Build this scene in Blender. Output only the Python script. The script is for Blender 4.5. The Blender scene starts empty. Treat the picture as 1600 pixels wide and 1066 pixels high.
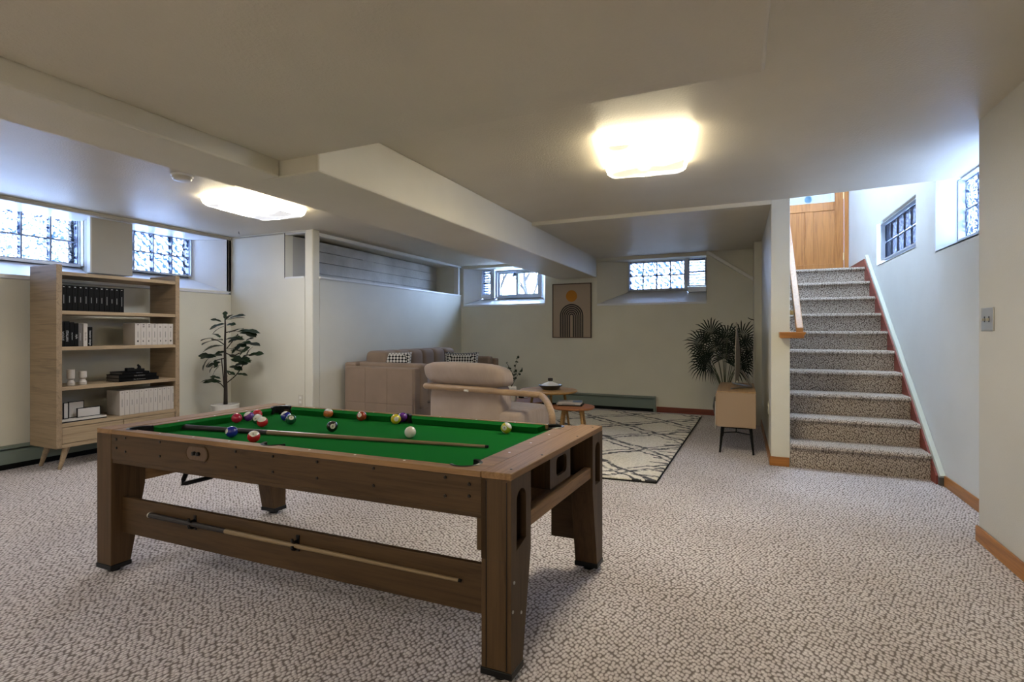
import bpy, bmesh, math, random
from mathutils import Vector, Matrix
PI = math.pi
random.seed(7)
scn = bpy.context.scene
COL = scn.collection

# ------------------------------------------------------------------ camera
CAMH, FPX, HY = 1.2, 800.5, 519.0
YAW = math.atan(356 / 800.5)
cd = bpy.data.cameras.new('camera'); cam = bpy.data.objects.new('camera', cd); COL.objects.link(cam)
cd.sensor_width = 36; cd.lens = FPX / 1600 * 36; cd.shift_y = -(533 - HY) / 1600; cd.clip_start = .02
cam.location = (0, 0, CAMH); cam.rotation_euler = (PI / 2, 0, YAW)
scn.camera = cam

# ------------------------------------------------------------------ world, exposure, lamps, added fill
SKY = 22.0
w = bpy.data.worlds.new('sky'); scn.world = w; w.use_nodes = True
nt = w.node_tree; bg = nt.nodes['Background']
bg.inputs[0].default_value = (.44, .63, 1.0, 1); bg.inputs[1].default_value = SKY
scn.view_settings.view_transform = 'Standard'; scn.view_settings.look = 'None'
scn.view_settings.gamma = 1; scn.view_settings.use_curve_mapping = False
scn.view_settings.exposure = 2.4
LAMP_WARM, LAMP_COOL, FILL_BACK = 17.0, 12.0, 4.5

def area(name, loc, size, power, color, rot=(0, 0, 0), portal=False):
    l = bpy.data.lights.new(name, 'AREA'); l.shape = 'RECTANGLE'; l.size, l.size_y = size
    l.energy = power; l.color = color
    o = bpy.data.objects.new(name, l); COL.objects.link(o); o.location = loc; o.rotation_euler = rot
    if portal: l.cycles.is_portal = True
    return o
# portals just outside the window openings (help the renderer find the sky)
area('portal', (-6.42, 2.6, 2.12), (.6, 1.2), 1, (1, 1, 1), (0, -PI/2, 0), True)
area('portal', (-6.42, 3.85, 2.12), (.6, .9), 1, (1, 1, 1), (0, -PI/2, 0), True)
area('portal', (-3.65, 8.32, 2.05), (1.3, .6), 1, (1, 1, 1), (-PI/2, 0, 0), True)
area('portal', (-1.05, 8.32, 2.08), (1.3, .6), 1, (1, 1, 1), (-PI/2, 0, 0), True)
area('portal', (1.72, 6.5, 2.22), (.6, 1.6), 1, (1, 1, 1), (0, PI/2, 0), True)
area('portal', (1.78, 4.85, 2.16), (.7, 1.3), 1, (1, 1, 1), (0, PI/2, 0), True)

# ------------------------------------------------------------------ geometry of the photograph (rays from the camera to real planes)
FW = Vector((-math.sin(YAW), math.cos(YAW), 0)); RT = Vector((math.cos(YAW), math.sin(YAW), 0)); CP = Vector((0, 0, CAMH))
def ray(x, y): return FW * FPX + RT * (x - 800) + Vector((0, 0, HY - y))
def onZ(x, y, z=0.): d = ray(x, y); return CP + d * ((z - CAMH) / d.z)
def onX(x, y, X): d = ray(x, y); return CP + d * (X / d.x)
def onY(x, y, Y): d = ray(x, y); return CP + d * (Y / d.y)

# ------------------------------------------------------------------ materials
def mat(name, color, rough=.6, metal=0., spec=.5, **k):
    m = bpy.data.materials.new(name); m.use_nodes = True
    b = m.node_tree.nodes['Principled BSDF']
    b.inputs['Base Color'].default_value = (*color, 1); b.inputs['Roughness'].default_value = rough
    b.inputs['Metallic'].default_value = metal; b.inputs['Specular IOR Level'].default_value = spec
    if 'emit' in k:
        b.inputs['Emission Color'].default_value = (*k['emit'], 1); b.inputs['Emission Strength'].default_value = k['es']
    if 'sheen' in k: b.inputs['Sheen Weight'].default_value = k['sheen']
    if 'coat' in k: b.inputs['Coat Weight'].default_value = k['coat']
    return m
def nd(m, t, **inp):
    n = m.node_tree.nodes.new(t)
    for k, v in inp.items(): n.inputs[k.replace('_', ' ')].default_value = v
    return n
def lk(m, a, b): m.node_tree.links.new(a, b)
def bsdf(m): return m.node_tree.nodes['Principled BSDF']
def ramp(m, fac, stops, interp='LINEAR'):
    r = m.node_tree.nodes.new('ShaderNodeValToRGB'); e = r.color_ramp.elements; r.color_ramp.interpolation = interp
    while len(e) < len(stops): e.new(.5)
    for i, (p, c) in enumerate(stops): e[i].position = p; e[i].color = (*c, 1)
    lk(m, fac, r.inputs[0]); return r
def coords(m, scale=(1, 1, 1), kind='Object', rot=(0, 0, 0)):
    t = nd(m, 'ShaderNodeTexCoord'); p = nd(m, 'ShaderNodeMapping'); p.inputs['Scale'].default_value = scale
    p.inputs['Rotation'].default_value = rot
    lk(m, t.outputs[kind], p.inputs[0]); return p.outputs[0]
def geo_pos(m, scale=(1, 1, 1), rot=(0, 0, 0)):
    t = nd(m, 'ShaderNodeNewGeometry'); p = nd(m, 'ShaderNodeMapping'); p.inputs['Scale'].default_value = scale
    p.inputs['Rotation'].default_value = rot
    lk(m, t.outputs['Position'], p.inputs[0]); return p.outputs[0]
def bump(m, h, strength, dist):
    b = nd(m, 'ShaderNodeBump', Strength=strength, Distance=dist); lk(m, h, b.inputs['Height']); lk(m, b.outputs[0], bsdf(m).inputs['Normal']); return b
def dark(c, f): return tuple(x * f for x in c)

def paint(name, c, grain=140, st=.25, rough=.55, var=.08, spec=.3):
    m = mat(name, c, rough, spec=spec); co = geo_pos(m)
    n = nd(m, 'ShaderNodeTexNoise', Scale=grain, Detail=3.); lk(m, co, n.inputs[0])
    bump(m, n.outputs[0], st, .004)
    n2 = nd(m, 'ShaderNodeTexNoise', Scale=1.7, Detail=4.); lk(m, co, n2.inputs[0])
    r = ramp(m, n2.outputs[0], [(.3, dark(c, 1 - var)), (.7, c)]); lk(m, r.outputs[0], bsdf(m).inputs['Base Color'])
    return m
def wood(name, c, c2, axis='X', rough=.45, s=1., spec=.4, fine=1.):
    m = mat(name, c, rough, spec=spec)
    sc = {'X': (.8, 14, 14), 'Y': (14, .8, 14), 'Z': (14, 14, .8)}[axis]
    co = geo_pos(m, tuple(v * s for v in sc))
    n = nd(m, 'ShaderNodeTexNoise', Scale=1.6, Detail=6., Roughness=.62, Distortion=1.2); lk(m, co, n.inputs[0])
    sc2 = {'X': (3, 150, 150), 'Y': (150, 3, 150), 'Z': (150, 150, 3)}[axis]
    co2 = geo_pos(m, tuple(v * s for v in sc2))
    n2 = nd(m, 'ShaderNodeTexNoise', Scale=1., Detail=3.); lk(m, co2, n2.inputs[0])
    r = ramp(m, n.outputs[0], [(.32, c2), (.5, c), (.7, tuple(min(1, x * 1.12) for x in c))])
    r2 = ramp(m, n2.outputs[0], [(.35, (.78, .76, .74)), (.55, (1, 1, 1))])
    mx = nd(m, 'ShaderNodeMix'); mx.data_type = 'RGBA'; mx.blend_type = 'MULTIPLY'; mx.inputs[0].default_value = .7 * fine
    lk(m, r.outputs[0], mx.inputs[6]); lk(m, r2.outputs[0], mx.inputs[7]); lk(m, mx.outputs[2], bsdf(m).inputs['Base Color'])
    bump(m, n2.outputs[0], .12, .002)
    return m
def carpet(name, ca, cb, cc, scale=78, vert=False):
    m = mat(name, ca, .95, spec=.1, sheen=.15)
    co = geo_pos(m, (1, .72, 1.0), (0, 0, math.radians(28)))
    nz = nd(m, 'ShaderNodeTexNoise', Scale=9., Detail=2.); lk(m, co, nz.inputs[0])
    # loops are laid out in two dimensions: across, and along the run (treads and risers folded into one length)
    sp = nd(m, 'ShaderNodeSeparateXYZ'); lk(m, geo_pos(m), sp.inputs[0])
    ru = nd(m, 'ShaderNodeMath'); ru.operation = 'ADD'; lk(m, sp.outputs[1], ru.inputs[0]); lk(m, sp.outputs[2], ru.inputs[1])
    cb_ = nd(m, 'ShaderNodeCombineXYZ'); lk(m, sp.outputs[0], cb_.inputs[0]); lk(m, ru.outputs[0], cb_.inputs[1])
    mp = nd(m, 'ShaderNodeMapping'); mp.inputs['Scale'].default_value = (1, .72, 1); mp.inputs['Rotation'].default_value = (0, 0, math.radians(28)); lk(m, cb_.outputs[0], mp.inputs[0])
    ad = nd(m, 'ShaderNodeVectorMath'); ad.operation = 'MULTIPLY_ADD'; lk(m, nz.outputs['Color'], ad.inputs[0]); ad.inputs[1].default_value = (.02, .02, .02); lk(m, mp.outputs[0], ad.inputs[2])
    v = nd(m, 'ShaderNodeTexVoronoi', Scale=float(scale), Randomness=.6); v.voronoi_dimensions = '2D'; lk(m, ad.outputs[0], v.inputs[0])
    sep = nd(m, 'ShaderNodeSeparateColor'); lk(m, v.outputs['Color'], sep.inputs[0])
    rc = ramp(m, sep.outputs[0], [(0., cb), (.3, ca), (.7, ca), (1., cc)])
    rd = ramp(m, v.outputs['Distance'], [(.30, (1, 1, 1)), (.60, (.20, .165, .15))])
    mx = nd(m, 'ShaderNodeMix'); mx.data_type = 'RGBA'; mx.blend_type = 'MULTIPLY'; mx.inputs[0].default_value = .9
    lk(m, rc.outputs[0], mx.inputs[6]); lk(m, rd.outputs[0], mx.inputs[7])
    n2 = nd(m, 'ShaderNodeTexNoise', Scale=1.3, Detail=5.); lk(m, geo_pos(m), n2.inputs[0])
    r3 = ramp(m, n2.outputs[0], [(.35, (.86, .84, .82)), (.65, (1.0, 1.0, 1.0))])
    mx2 = nd(m, 'ShaderNodeMix'); mx2.data_type = 'RGBA'; mx2.blend_type = 'MULTIPLY'; mx2.inputs[0].default_value = 1.
    lk(m, mx.outputs[2], mx2.inputs[6]); lk(m, r3.outputs[0], mx2.inputs[7]); lk(m, mx2.outputs[2], bsdf(m).inputs['Base Color'])
    iv = nd(m, 'ShaderNodeMath'); iv.operation = 'SUBTRACT'; iv.inputs[0].default_value = 1.; lk(m, v.outputs['Distance'], iv.inputs[1])
    bump(m, iv.outputs[0], .8, .006)
    return m
def fabric(name, c, rough=.9, scale=500, bst=.2, wr=0.):
    m = mat(name, c, rough, spec=.15, sheen=.08); co = geo_pos(m)
    n = nd(m, 'ShaderNodeTexNoise', Scale=float(scale), Detail=2.); lk(m, co, n.inputs[0])
    n2 = nd(m, 'ShaderNodeTexNoise', Scale=4., Detail=4.); lk(m, co, n2.inputs[0])
    r = ramp(m, n2.outputs[0], [(.3, dark(c, .86)), (.7, c)]); lk(m, r.outputs[0], bsdf(m).inputs['Base Color'])
    b = bump(m, n.outputs[0], bst, .003)
    if wr:
        co3 = geo_pos(m, (14, 14, 1.6)); n3 = nd(m, 'ShaderNodeTexNoise', Scale=1., Detail=2., Distortion=.8); lk(m, co3, n3.inputs[0])
        b2 = nd(m, 'ShaderNodeBump', Strength=wr, Distance=.03); lk(m, n3.outputs[0], b2.inputs['Height']); lk(m, b2.outputs[0], b.inputs['Normal'])
    return m
def glass_block(name, kind):
    m = bpy.data.materials.new(name); m.use_nodes = True; t = m.node_tree; t.nodes.clear()
    out = nd(m, 'ShaderNodeOutputMaterial'); co = geo_pos(m)
    if kind == 'wave':
        n = nd(m, 'ShaderNodeTexWave', Scale=6.5, Distortion=7., Detail=2.); n.inputs['Detail Scale'].default_value = 2.2
        n.bands_direction = 'DIAGONAL'; o = n.outputs['Fac']
    elif kind == 'chevron':
        n = nd(m, 'ShaderNodeTexWave', Scale=7., Distortion=4., Detail=3.); n.inputs['Detail Scale'].default_value = 3.; n.bands_direction = 'Z'; o = n.outputs['Fac']
    elif kind == 'ribbed':
        n = nd(m, 'ShaderNodeTexNoise', Scale=55., Detail=3.); o = n.outputs[0]
    else:
        n = nd(m, 'ShaderNodeTexNoise', Scale=17., Detail=2.5, Distortion=2.6); o = n.outputs[0]
    lk(m, co, n.inputs[0])
    r = ramp(m, o, {'wave': [(.04, (.003, .006, .013)), (.22, (.013, .017, .024)), (.8, (.22, .22, .24))],
                    'chevron': [(.04, (.003, .006, .012)), (.22, (.012, .016, .02)), (.8, (.20, .20, .22))],
                    'ribbed': [(.36, (.0022, .0026, .0045)), (.5, (.0045, .005, .0065)), (.64, (.02, .02, .022))],
                    'flow': [(.38, (.003, .006, .013)), (.44, (.012, .015, .022)), (.49, (.08, .08, .09)), (.60, (.3, .3, .31))]}[kind])
    tr = nd(m, 'ShaderNodeBsdfTransparent'); lk(m, r.outputs[0], tr.inputs[0])
    g = nd(m, 'ShaderNodeBsdfGlossy', Roughness=.15); g.inputs[0].default_value = (.8, .9, 1, 1)
    b = nd(m, 'ShaderNodeBump', Strength=.6, Distance=.01); lk(m, o, b.inputs['Height']); lk(m, b.outputs[0], g.inputs['Normal'])
    mx = nd(m, 'ShaderNodeMixShader'); mx.inputs[0].default_value = .08
    lk(m, tr.outputs[0], mx.inputs[1]); lk(m, g.outputs[0], mx.inputs[2]); lk(m, mx.outputs[0], out.inputs[0])
    return m
def clear_glass(name, tint=(.9, .95, 1)):
    m = bpy.data.materials.new(name); m.use_nodes = True; m.node_tree.nodes.clear()
    out = nd(m, 'ShaderNodeOutputMaterial'); tr = nd(m, 'ShaderNodeBsdfTransparent'); tr.inputs[0].default_value = (*tint, 1)
    g = nd(m, 'ShaderNodeBsdfGlossy', Roughness=.03); mx = nd(m, 'ShaderNodeMixShader'); mx.inputs[0].default_value = .06
    lk(m, tr.outputs[0], mx.inputs[1]); lk(m, g.outputs[0], mx.inputs[2]); lk(m, mx.outputs[0], out.inputs[0]); return m

M = {}
M['wall'] = paint('wall_paint', (.66, .64, .55))
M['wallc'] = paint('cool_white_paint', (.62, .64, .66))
M['wallr'] = paint('grey_white_dimmed', (.50, .485, .45))  # neutral grey paint, darkened to offset direct lamp light on the right wall
M['ceil'] = paint('ceiling_paint', (.60, .55, .455), 90, .5, .46, .08, .35)
M['beam'] = paint('beam_paint', (.66, .62, .52), 120, .3)
M['trimw'] = paint('white_trim_paint', (.72, .72, .70), 60, .1, .35)
M['caulk'] = mat('dark_gap', (.09, .08, .07), .9)
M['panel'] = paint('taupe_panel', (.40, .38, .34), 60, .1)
M['carpet'] = carpet('loop_carpet', (.66, .615, .63), (.58, .53, .53), (.74, .70, .71), 72)
M['scarpet'] = carpet('stair_carpet', (.50, .43, .37), (.42, .36, .30), (.58, .51, .44), 80)
M['oakX'] = wood('orange_oak_x', (.36, .145, .032), (.25, .09, .018), 'X', .35)
M['oakY'] = wood('orange_oak_y', (.36, .145, .032), (.25, .09, .018), 'Y', .35)
M['oakZ'] = wood('orange_oak_z', (.62, .32, .11), (.44, .19, .05), 'Z', .35)
M['doorwood'] = wood('door_fir', (.46, .19, .05), (.33, .12, .028), 'Z', .35)
M['oakrail'] = wood('rail_oak', (.36, .17, .05), (.25, .105, .028), 'Y', .35)
M['redwood'] = wood('red_stained', (.20, .045, .025), (.12, .025, .015), 'X', .5)
M['redstr'] = wood('red_stringer', (.22, .05, .035), (.13, .03, .02), 'Y', .5)
M['tabX'] = wood('table_wood_x_shaded', (.064, .036, .016), (.041, .022, .009), 'X', .5, .9, spec=.25)  # dark sides: shade under overhead light is put into the colour
M['tabY'] = wood('table_wood_y_lit', (.25, .145, .07), (.17, .095, .045), 'Y', .55, .9, spec=.2)  # lighter copy: overhead light on the table tops is painted in
M['tabT'] = wood('table_rail_wood_lit', (.25, .145, .07), (.17, .095, .045), 'X', .55, .9, spec=.2)
M['tabZ'] = wood('table_wood_z_shaded', (.072, .041, .019), (.047, .026, .011), 'Z', .5, .9, spec=.25)  # upright boards carry the same painted-in shade
M['shelfZ'] = wood('pale_oak_z', (.29, .21, .13), (.20, .145, .088), 'X', .5, .8)
M['shelfY'] = wood('pale_oak_y', (.33, .245, .15), (.24, .17, .10), 'Y', .5, .8)
M['black'] = mat('black_plastic', (.004, .004, .0045), .35, spec=.3)
M['blackm'] = mat('black_matte', (.004, .004, .004), .7, spec=.2)
M['screw'] = mat('screw_head', (.02, .018, .016), .3, .6)
M['silver'] = mat('silver_bolt', (.35, .34, .33), .35, 1.)
M['grip'] = mat('cue_grip', (.02, .016, .016), .5, spec=.3)
M['shaft'] = mat('cue_shaft', (.20, .14, .075), .35)
M['felt'] = mat('green_felt', (.006, .115, .018), 1., spec=.03)
M['concrete'] = paint('rough_concrete', (.72, .70, .66), 30, 1.0, .9, .45)
M['heater'] = mat('heater_enamel', (.15, .19, .165), .4)
M['white'] = mat('white_plastic', (.75, .74, .70), .4)
M['ivory'] = mat('ivory_plate', (.55, .52, .45), .35)
M['steel'] = mat('brushed_plate', (.45, .43, .40), .3, .8)
M['frame'] = paint('window_frame', (.45, .50, .58), 40, .05, .4)
M['mortar'] = mat('block_mortar', (.16, .18, .24), .7)
M['sill'] = paint('white_sill', (.74, .76, .80), 60, .1, .4)
for k in ('wave', 'chevron', 'ribbed', 'flow'): M['gb_' + k] = glass_block('glass_block_' + k, k)
M['glass'] = clear_glass('clear_glass', (.8, .8, .8))
M['doorglass'] = clear_glass('door_glass', (.125, .12, .11))
M['velvet'] = fabric('taupe_velvet', (.25, .185, .14), .8, 600, .1)
M['linen'] = fabric('beige_linen', (.38, .30, .25), .9, 500, .15, .35)
M['chairwood'] = wood('chair_wood', (.34, .23, .14), (.25, .16, .09), 'X', .45)
M['tableyel'] = wood('yellow_top', (.36, .21, .08), (.28, .16, .055), 'X', .75, spec=.15)
M['tableor'] = wood('orange_top', (.30, .12, .05), (.23, .085, .035), 'X', .75, spec=.15)
M['leaf'] = mat('dark_leaf', (.006, .016, .005), .45, spec=.25)
M['palm'] = mat('palm_leaf', (.004, .011, .006), .5, spec=.25)
M['bark'] = mat('bark', (.018, .012, .008), .9)
M['cane'] = mat('palm_stalk', (.04, .05, .02), .6)
M['soil'] = mat('soil', (.02, .014, .01), 1.)
M['potw'] = mat('white_pot', (.55, .53, .49), .5)
M['potd'] = mat('dark_pot', (.05, .05, .04), .3)
M['camel'] = mat('cabinet_laminate', (.31, .215, .14), .5)
M['cabtop'] = wood('cabinet_top', (.36, .225, .11), (.29, .17, .08), 'Y', .45)
M['alu'] = mat('grey_aluminium', (.20, .18, .165), .4, .5)
M['screen'] = mat('dark_screen', (.012, .012, .014), .12)
M['paper'] = mat('white_paper', (.46, .44, .42), .8)
M['printbg'] = mat('print_background', (.36, .285, .22), .85)
M['sun'] = mat('ochre_ink', (.42, .165, .012), .85)
M['ink'] = mat('black_ink', (.018, .016, .018), .8)
M['framew'] = mat('walnut_frame', (.06, .032, .016), .5)
M['bookw'] = mat('white_book', (.42, .385, .35), .7)
M['bookb'] = mat('black_book', (.003, .003, .003), .6, spec=.12)
M['bookg'] = mat('grey_book', (.10, .09, .083), .7)
M['mark'] = mat('grey_lettering', (.16, .16, .16), .7)
M['markw'] = mat('white_lettering', (.45, .45, .45), .7)
M['fin'] = mat('ceramic', (.42, .385, .35), .5)
M['bowl'] = mat('dark_stoneware', (.018, .019, .016), .35)
M['bluecover'] = mat('blue_cover', (.10, .16, .26), .5)
M['bleak'] = mat('bare_bark', (.012, .011, .011), .9)
M['lawn'] = mat('winter_lawn', (.12, .11, .07), 1.)
M['upglass'] = clear_glass('upper_glass', (.55, .55, .55))
M['green_trim'] = paint('pale_green_strip', (.52, .56, .50), 60, .15)
M['brass'] = mat('brass', (.65, .5, .25), .3, .9)
M['bluedot'] = clear_glass('blue_glass_disc', (.4, .62, .78))
# carpet rug of cream wool with black lattice
def rug_mat():
    m = mat('berber_rug', (.5, .46, .38), .95, spec=.05, sheen=.2)
    co = geo_pos(m)
    nz = nd(m, 'ShaderNodeTexNoise', Scale=5.5, Detail=4.); lk(m, co, nz.inputs[0])
    ad = nd(m, 'ShaderNodeVectorMath'); ad.operation = 'MULTIPLY_ADD'; lk(m, nz.outputs['Color'], ad.inputs[0]); ad.inputs[1].default_value = (.17, .17, 0); lk(m, co, ad.inputs[2])
    sep = nd(m, 'ShaderNodeSeparateXYZ'); lk(m, ad.outputs[0], sep.inputs[0])
    def mth(op, a, b=None, c=None):
        n = nd(m, 'ShaderNodeMath'); n.operation = op
        for i, v in enumerate((a, b, c)):
            if v is None: continue
            if isinstance(v, (int, float)): n.inputs[i].default_value = v
            else: lk(m, v, n.inputs[i])
        return n.outputs[0]
    def fam(a, b, off, wd):
        s = mth('MULTIPLY_ADD', sep.outputs[0], a, mth('MULTIPLY_ADD', sep.outputs[1], b, off))
        f = mth('ABSOLUTE', mth('SUBTRACT', mth('FRACT', s), .5))
        return mth('LESS_THAN', f, wd)
    l1 = fam(1.05, 1.15, .2, .04); l2 = fam(1.05, -1.15, .4, .04); l3 = fam(1.05, 1.15, .36, .022); l4 = fam(1.05, -1.15, .56, .022)
    mx = mth('MAXIMUM', mth('MAXIMUM', l1, l2), mth('MAXIMUM', l3, l4))
    n2 = nd(m, 'ShaderNodeTexNoise', Scale=26., Detail=2.); lk(m, geo_pos(m, (.6, 1.6, 1)), n2.inputs[0])
    brk = mth('GREATER_THAN', n2.outputs[0], .41)
    line = mth('MULTIPLY', mx, brk)
    # short dark ticks along the right edge
    ps = nd(m, 'ShaderNodeSeparateXYZ'); lk(m, co, ps.inputs[0])
    near = mth('GREATER_THAN', mth('MULTIPLY_ADD', ps.outputs[1], -.0315, ps.outputs[0]), -.90)
    tick = mth('LESS_THAN', mth('ABSOLUTE', mth('SUBTRACT', mth('FRACT', mth('MULTIPLY', sep.outputs[1], 6.5)), .5)), .10)
    line = mth('MAXIMUM', line, mth('MULTIPLY', mth('MULTIPLY', near, tick), brk))
    n3 = nd(m, 'ShaderNodeTexNoise', Scale=60., Detail=3.); lk(m, co, n3.inputs[0])
    base = ramp(m, n3.outputs[0], [(.3, (.56, .51, .43)), (.65, (.80, .75, .66))])
    c = nd(m, 'ShaderNodeMix'); c.data_type = 'RGBA'; lk(m, line, c.inputs[0]); lk(m, base.outputs[0], c.inputs[6]); c.inputs[7].default_value = (.045, .042, .045, 1)
    lk(m, c.outputs[2], bsdf(m).inputs['Base Color']); bump(m, n3.outputs[0], .9, .012)
    return m
M['rug'] = rug_mat()
def check_mat():
    m = mat('checked_fabric', (.5, .48, .46), .9, spec=.1)
    co = coords(m, (1, 1, 1), 'Object', (0, 0, 0))
    r = nd(m, 'ShaderNodeMapping'); r.inputs['Rotation'].default_value = (0, 0, math.radians(45)); lk(m, co, r.inputs[0])
    c = nd(m, 'ShaderNodeTexChecker', Scale=36.); lk(m, r.outputs[0], c.inputs[0]); c.inputs[1].default_value = (.58, .56, .53, 1); c.inputs[2].default_value = (.02, .02, .022, 1)
    lk(m, c.outputs[0], bsdf(m).inputs['Base Color']); return m
M['check'] = check_mat()

# ------------------------------------------------------------------ builders
def tag(o, label=None, cat=None, group=None, kind=None):
    if label: o['label'] = label
    if cat: o['category'] = cat
    if group: o['group'] = group
    if kind: o['kind'] = kind
    return o
def thing(name, label=None, cat=None, loc=(0, 0, 0), rotz=0., group=None, kind=None, parent=None):
    o = bpy.data.objects.new(name, None); COL.objects.link(o); o.empty_display_size = .1
    if parent: o.parent = parent; loc = Vector(loc) - wloc(parent)
    o.location = loc; o.rotation_euler = (0, 0, rotz)
    return tag(o, label, cat, group, kind)
def wloc(o):
    v = Vector((0, 0, 0))
    while o: v += o.location; o = o.parent
    return v
class MB:
    def __init__(s): s.v = []; s.f = []; s.mi = []; s.cur = 0
    def add(s, vs, fs):
        n = len(s.v); s.v += [Vector(p) for p in vs]; s.f += [tuple(i + n for i in f) for f in fs]; s.mi += [s.cur] * len(fs); return s
    def hexa(s, p): # p: 4 bottom ccw + 4 top
        return s.add(p, [(3, 2, 1, 0), (4, 5, 6, 7), (0, 1, 5, 4), (1, 2, 6, 5), (2, 3, 7, 6), (3, 0, 4, 7)])
    def box(s, a, b):
        x0, x1 = sorted((a[0], b[0])); y0, y1 = sorted((a[1], b[1])); z0, z1 = sorted((a[2], b[2]))
        return s.hexa([(x0, y0, z0), (x1, y0, z0), (x1, y1, z0), (x0, y1, z0), (x0, y0, z1), (x1, y0, z1), (x1, y1, z1), (x0, y1, z1)])
    def taper(s, c0, h0, c1, h1, z0, z1):
        def q(c, h, z): return [(c[0]-h[0], c[1]-h[1], z), (c[0]+h[0], c[1]-h[1], z), (c[0]+h[0], c[1]+h[1], z), (c[0]-h[0], c[1]+h[1], z)]
        return s.hexa(q(c0, h0, z0) + q(c1, h1, z1))
    def prism(s, poly, fn, a, b): # fn(p, q, t) -> 3d
        n = len(poly)
        return s.add([fn(p, q, a) for p, q in poly] + [fn(p, q, b) for p, q in poly],
                     [tuple(range(n - 1, -1, -1)), tuple(range(n, 2 * n))] + [(i, (i + 1) % n, n + (i + 1) % n, n + i) for i in range(n)])
    def tube(s, pts, r, n=8, closed=False):
        pts = [Vector(p) for p in pts]; rr = r if isinstance(r, (list, tuple)) else [r] * len(pts); rings = []
        up = None
        for i, p in enumerate(pts):
            if closed: t = pts[(i + 1) % len(pts)] - pts[i - 1]
            else: t = pts[min(i + 1, len(pts) - 1)] - pts[max(i - 1, 0)]
            t.normalize()
            if up is None: up = Vector((0, 0, 1)) if abs(t.z) < .9 else Vector((1, 0, 0))
            a = t.cross(up)
            if a.length < 1e-4: a = t.cross(Vector((0, 1, 0)))
            a.normalize(); b = t.cross(a).normalized(); up = -b if False else up
            rings.append([p + (a * math.cos(2 * PI * k / n) + b * math.sin(2 * PI * k / n)) * rr[i] for k in range(n)])
        vs = [q for ring in rings for q in ring]; fs = []; L = len(pts)
        for i in range(L if closed else L - 1):
            j = (i + 1) % L
            for k in range(n): fs.append((i * n + k, i * n + (k + 1) % n, j * n + (k + 1) % n, j * n + k))
        if not closed: fs += [tuple(range(n - 1, -1, -1)), tuple((L - 1) * n + k for k in range(n))]
        return s.add(vs, fs)
    def lathe(s, prof, c, n=24, cap=True):
        vs = []; fs = []
        for r, z in prof:
            for k in range(n): vs.append((c[0] + r * math.cos(2 * PI * k / n), c[1] + r * math.sin(2 * PI * k / n), c[2] + z))
        for i in range(len(prof) - 1):
            for k in range(n): fs.append((i * n + k, i * n + (k + 1) % n, (i + 1) * n + (k + 1) % n, (i + 1) * n + k))
        if cap: fs += [tuple(range(n - 1, -1, -1)), tuple((len(prof) - 1) * n + k for k in range(n))]
        return s.add(vs, fs)
    def puff(s, c, ax, ay, az, e=.35, e2=None, n=28, m=16):
        """rounded cushion: superellipsoid with half axes ax, ay, az (vectors)"""
        e2 = e2 or e; c = Vector(c); ax, ay, az = Vector(ax), Vector(ay), Vector(az)
        def p(v, k): return math.copysign(abs(v) ** k, v)
        vs = []; fs = []
        for i in range(m + 1):
            ph = -PI / 2 + PI * i / m
            for k in range(n):
                th = 2 * PI * k / n
                vs.append(c + ax * p(math.cos(ph), e2) * p(math.cos(th), e) + ay * p(math.cos(ph), e2) * p(math.sin(th), e) + az * p(math.sin(ph), e2))
        for i in range(m):
            for k in range(n): fs.append((i * n + k, i * n + (k + 1) % n, (i + 1) * n + (k + 1) % n, (i + 1) * n + k))
        return s.add(vs, fs)
    def build(s, name, mats, parent=None, smooth=False, bevel=0., label=None, cat=None, group=None, kind=None, xf=None, local=False, origin=None):
        me = bpy.data.meshes.new(name); vs = [Vector(xf(*p)) if xf else p for p in s.v]
        if parent is not None: off = Vector((0, 0, 0)) if local else wloc(parent)
        else:
            lo = [min(p[i] for p in vs) for i in range(3)]; hi = [max(p[i] for p in vs) for i in range(3)]
            off = Vector(origin) if origin else Vector(((lo[0]+hi[0])/2, (lo[1]+hi[1])/2, lo[2]))
        me.from_pydata([tuple(p - off) for p in vs], [], s.f)
        if not isinstance(mats, (list, tuple)): mats = [mats]
        for m in mats: me.materials.append(m)
        me.polygons.foreach_set('material_index', s.mi)
        bm = bmesh.new(); bm.from_mesh(me); bmesh.ops.remove_doubles(bm, verts=bm.verts, dist=1e-6)
        bmesh.ops.recalc_face_normals(bm, faces=bm.faces); bm.to_mesh(me); bm.free()
        if smooth: me.polygons.foreach_set('use_smooth', [True] * len(me.polygons))
        o = bpy.data.objects.new(name, me); COL.objects.link(o)
        if parent is not None: o.parent = parent
        else: o.location = off
        if bevel:
            md = o.modifiers.new('bevel', 'BEVEL'); md.width = bevel; md.segments = 2; md.limit_method = 'ANGLE'; md.angle_limit = math.radians(40)
        return tag(o, label, cat, group, kind)
def boxes(name, lst, m, parent=None, **k):
    b = MB()
    for a, c in lst: b.box(a, c)
    return b.build(name, m, parent, **k)
def copy_tree(o, parent=None):
    c = o.copy(); COL.objects.link(c)
    if parent: c.parent = parent
    for ch in list(o.children): copy_tree(ch, c)
    return c
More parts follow.
